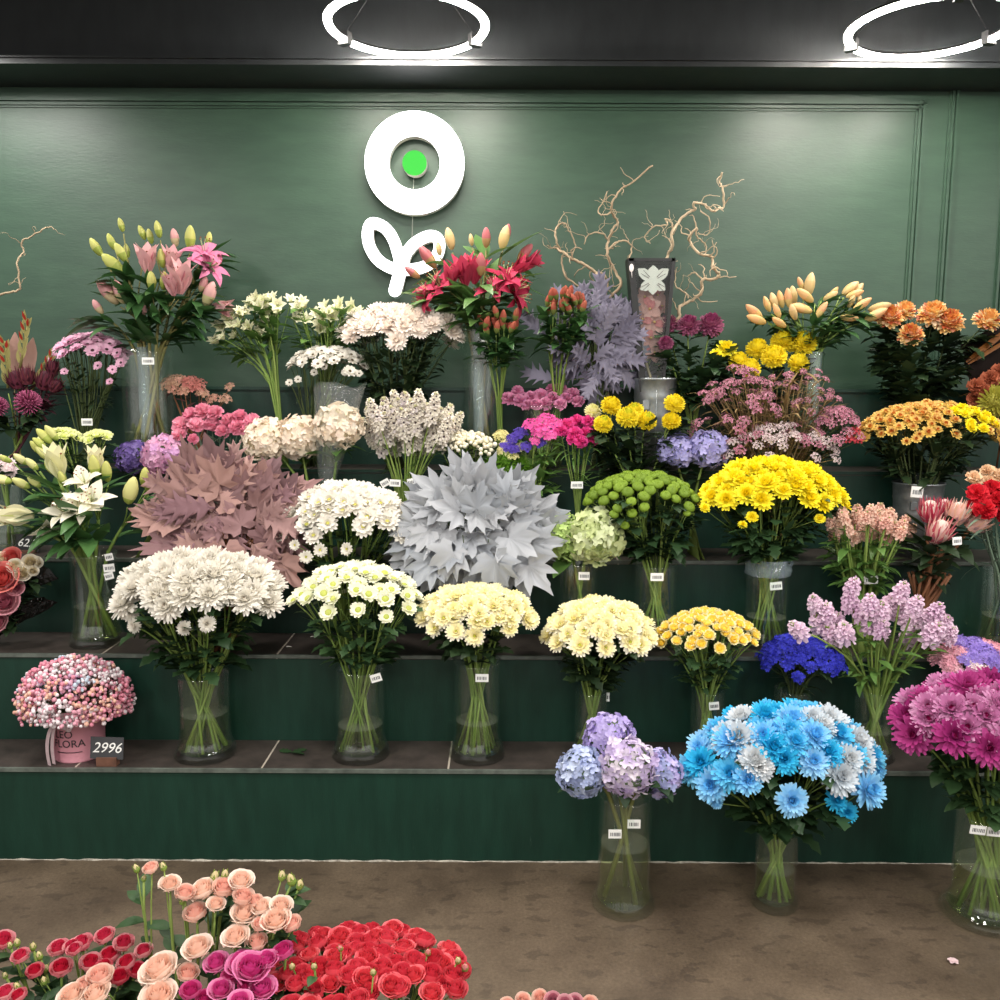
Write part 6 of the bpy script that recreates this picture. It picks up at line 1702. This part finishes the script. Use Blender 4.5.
for a, b, w_ in (((966, 362), (1008, 328), .012), ((968, 364), (1010, 338), .008)):
    d = P(*b, Y4) - P(*a, Y4 - .02)
    mb.ribbon(P(*a, Y4 - .02), d, V((0, -1, 0)), d.length, (.3, 1, 1, .6), w_, .1, .2)
part('ribbon', mb.mesh('ribbon', [petal(['#7a4a20', '#8f5a28'], .4, .1)]), t, None, 'bronze ribbon strands')
# pink carnations in a low glass bowl
v = vase('pink spray carnations', 543, 21, 405, 4, 'low bowl under the lavender leaves', wl=.5, flare=.9, Y=Y4 - .03)
hd = at_heads([(509, 397, 8, 0), (518, 390, 7, .02), (521, 400, 8, -.02), (531, 396, 8, 0), (528, 404, 7, -.04), (541, 394, 8, .02), (546, 402, 8, -.02), (553, 397, 8, 0), (560, 388, 8, .03), (566, 397, 8, 0), (573, 393, 8, .02), (578, 400, 7, -.02), (536, 403, 7, -.05), (560, 403, 7, -.04), (551, 388, 6, .04)], Y4 - .03, M_carn['rose'], .5, .7)
bunch('carnation_bunch', 'low row of mixed rose pink carnations under the lavender leaves', 'flowers', holder(v), hd, 12, .002, g_stem, ('grass', L_mum, 20, .05))

# ------------------------------------------------------------------ roses in the foreground
def fore(cx, Y, z=.22, r=.06):
    return dict(x=P(cx, 960, Y).x, Y=Y, zb=.003, rb=r, nx=P(cx, 960, Y).x, zn=z, rn=r)
pool = M_rose_red + M_rosebud
YR = 1.60
hd = at_heads([(21, 957, 9, 0, 1), (35, 972, 9, -.02, 0), (59, 949, 10, .03, 1), (61, 969, 11, -.02, 0), (82, 945, 11, .03, 1), (105, 937, 10, .05, 1), (124, 944, 10, .03, 1), (91, 964, 11, 0, 0), (110, 957, 11, .02, 0), (127, 964, 10, 0, 0), (144, 952, 9, .02, 1), (120, 978, 10, -.03, 0), (137, 971, 9, -.01, 0), (6, 994, 10, -.05, 1), (19, 997, 9, -.06, 0), (3, 942, 11, .04, 1), (72, 947, 8, .02, 1), (75, 950, 8, .0, 1), (104, 968, 9, -.02, 0),
               (10, 945, 5.6, .02, 2), (17, 942, 7.0, .02, 2), (33, 946, 7.0, .02, 2), (39, 955, 7.0, 0, 2), (44, 980, 7.0, -.03, 2), (17, 986, 7.0, -.04, 2), (5, 975, 5.6, 0, 2), (46, 968, 7.0, 0, 2)], YR, pool, .2, .95)
bunch('rose_bunch', 'red spray roses with pink edges in the lower left corner', 'flowers', fore(70, YR), hd, 14, .0028, g_stem, ('ovate', L_mum, 30, .042, .28), hname='rose', lz=(.3, .9))
pool = M_rose_cream + M_rosebud
hd = at_heads([(151, 869, 8, .06, 2), (136, 868, 7.0, .06, 3), (163, 866, 7.0, .06, 3), (144, 878, 5.6, .06, 3), (170, 885, 10, .05, 1), (185, 894, 10, .04, 2), (204, 891, 13, .06, 0), (224, 889, 12, .06, 2), (241, 882, 12, .07, 1), (243, 898, 11, .04, 2), (216, 905, 9, .03, 1), (196, 914, 12, .03, 2), (215, 876, 9.8, .08, 3), (225, 874, 8.4, .08, 3), (244, 915, 13, .02, 0), (261, 925, 9, 0, 2), (276, 922, 14, 0, 0), (281, 907, 11, .03, 1), (292, 925, 10, 0, 2), (236, 938, 13, -.02, 1), (257, 944, 11, -.02, 2), (198, 949, 14, -.02, 0), (160, 971, 18, -.05, 1), (188, 974, 11, -.05, 2), (159, 998, 17, -.1, 0), (100, 977, 13, -.07, 2), (96, 996, 14, -.1, 1), (72, 996, 13, -.1, 0), (85, 985, 9, -.08, 2), (262, 908, 10, .03, 1), (255, 902, 8, .04, 2),
               (282, 875, 8.4, .06, 3), (291, 879, 9.8, .06, 3), (300, 884, 8.4, .06, 3), (182, 900, 7.0, .04, 3)], YR - .02, pool, .2, .95)
bunch('rose_bunch', 'peach cream roses rising highest in the foreground', 'flowers', fore(190, YR - .02), hd, 16, .003, g_stem, ('ovate', L_mum, 34, .042, .28), hname='rose', lz=(.25, .95))
pool = M_rose_mag
hd = at_heads([(217, 964, 12, .0, 0), (242, 965, 15, -.02, 0), (230, 976, 9, -.03, 1), (221, 991, 12, -.06, 0), (191, 992, 11, -.05, 1), (251, 970, 17, -.04, 0), (284, 952, 11, .0, 1), (262, 990, 14, -.06, 0), (245, 987, 8, -.06, 1), (232, 977, 10, -.03, 1), (267, 961, 11, -.02, 0), (205, 1000, 10, -.06, 1), (240, 1003, 12, -.1, 0)], YR - .06, pool, .2, .95)
bunch('rose_bunch', 'bright magenta pink roses between the cream and the coral ones', 'flowers', fore(240, YR - .06), hd, 10, .003, g_stem, ('ovate', L_mum, 18, .042, .28), hname='rose', lz=(.3, .9))
YC = 1.58
hd = dome(358, 931, 1040, 113, YC, 9.6, 92, M_rose_coral, .6, .14, .1, jit=.8)
hd += at_heads([(428, 952, 7, .0, 1), (458, 960, 7, -.02, 0), (465, 967, 8, -.02, 1), (314, 966, 7, -.08, 0), (373, 972, 7, -.1, 0), (292, 966, 7, -.06, 0), (340, 948, 6, -.02, 1)], YC, M_rosebud, .5, .8)
bunch('rose_bunch', 'dense dome of coral red spray roses in the foreground', 'flowers', fore(358, YC), hd, 24, .0026, g_stem, ('ovate', L_mum, 30, .038, .28), hname='rose', lz=(.4, .9))
hd = at_heads([(523, 1001, 8, 0), (540, 998, 8, .01), (553, 1001, 8, 0), (575, 1003, 8, 0), (590, 1004, 8, 0), (507, 1006, 8, 0), (565, 1004, 8, -.02)], 1.55, [M_rose_cream[2], M_rose_salmon[1], M_rose_red[1]], .4, .9)
bunch('rose_bunch', 'pale pink roses just showing at the bottom edge', 'flowers', fore(548, 1.55), hd, 7, .003, g_stem, ('ovate', L_mum, 5, .04, .3), hname='rose', lz=(.3, .9))

# ------------------------------------------------------------------ fallen bits
mb = MB()
for i in range(5):
    mb.ribbon(V((0, 0, .004)), V((math.cos(i * 1.3), math.sin(i * 1.3), .25)), V((0, 0, 1)), .014, (.4, 1, .9, .4), .007, -.3, .4)
q = P(953, 963, 2.1); Yp = 2.1 * EYE / (EYE - q.z); q = P(953, 963, Yp)
solo('fallen_blossom', mb, [petal(['#e8c8cc', '#f0dcdc'])], 'small pale pink blossom fallen on the floor at the right', 'petal', loc=(q.x, q.y, .001))
mb = MB()
for a in (-.4, .5, 2.8):
    leaf(mb, 'mum', V((0, 0, .003)), V((math.cos(a), math.sin(a), .05)), V((0, 0, 1)), .05, 0, -.1)
q = P(292, 750, 2.74)
solo('fallen_leaf', mb, [L_mum], 'fallen green leaf lying on the lowest step', 'leaf', loc=(q.x, 2.74, TZ[1] + .001))
for lab, px, py, tier in (('white petal lying on the second step, left one of two', 286, 648, 2), ('white petal lying on the second step, right one of two', 310, 638, 2)):
    mb = MB(); mb.ribbon(V((0, 0, .002)), V((1, .3, .1)), V((0, 0, 1)), .02, (.4, 1, .9, .3), .006, -.3, .4)
    Yp = (EYE - TZ[tier]) / max(.01, (EYE - P(px, py, 1.0).z))
    solo('fallen_petal', mb, [P_white], lab, 'petal', loc=(P(px, py, Yp).x, min(max(Yp, RY[1] + .03), RY[2] - .03), TZ[tier] + .001))
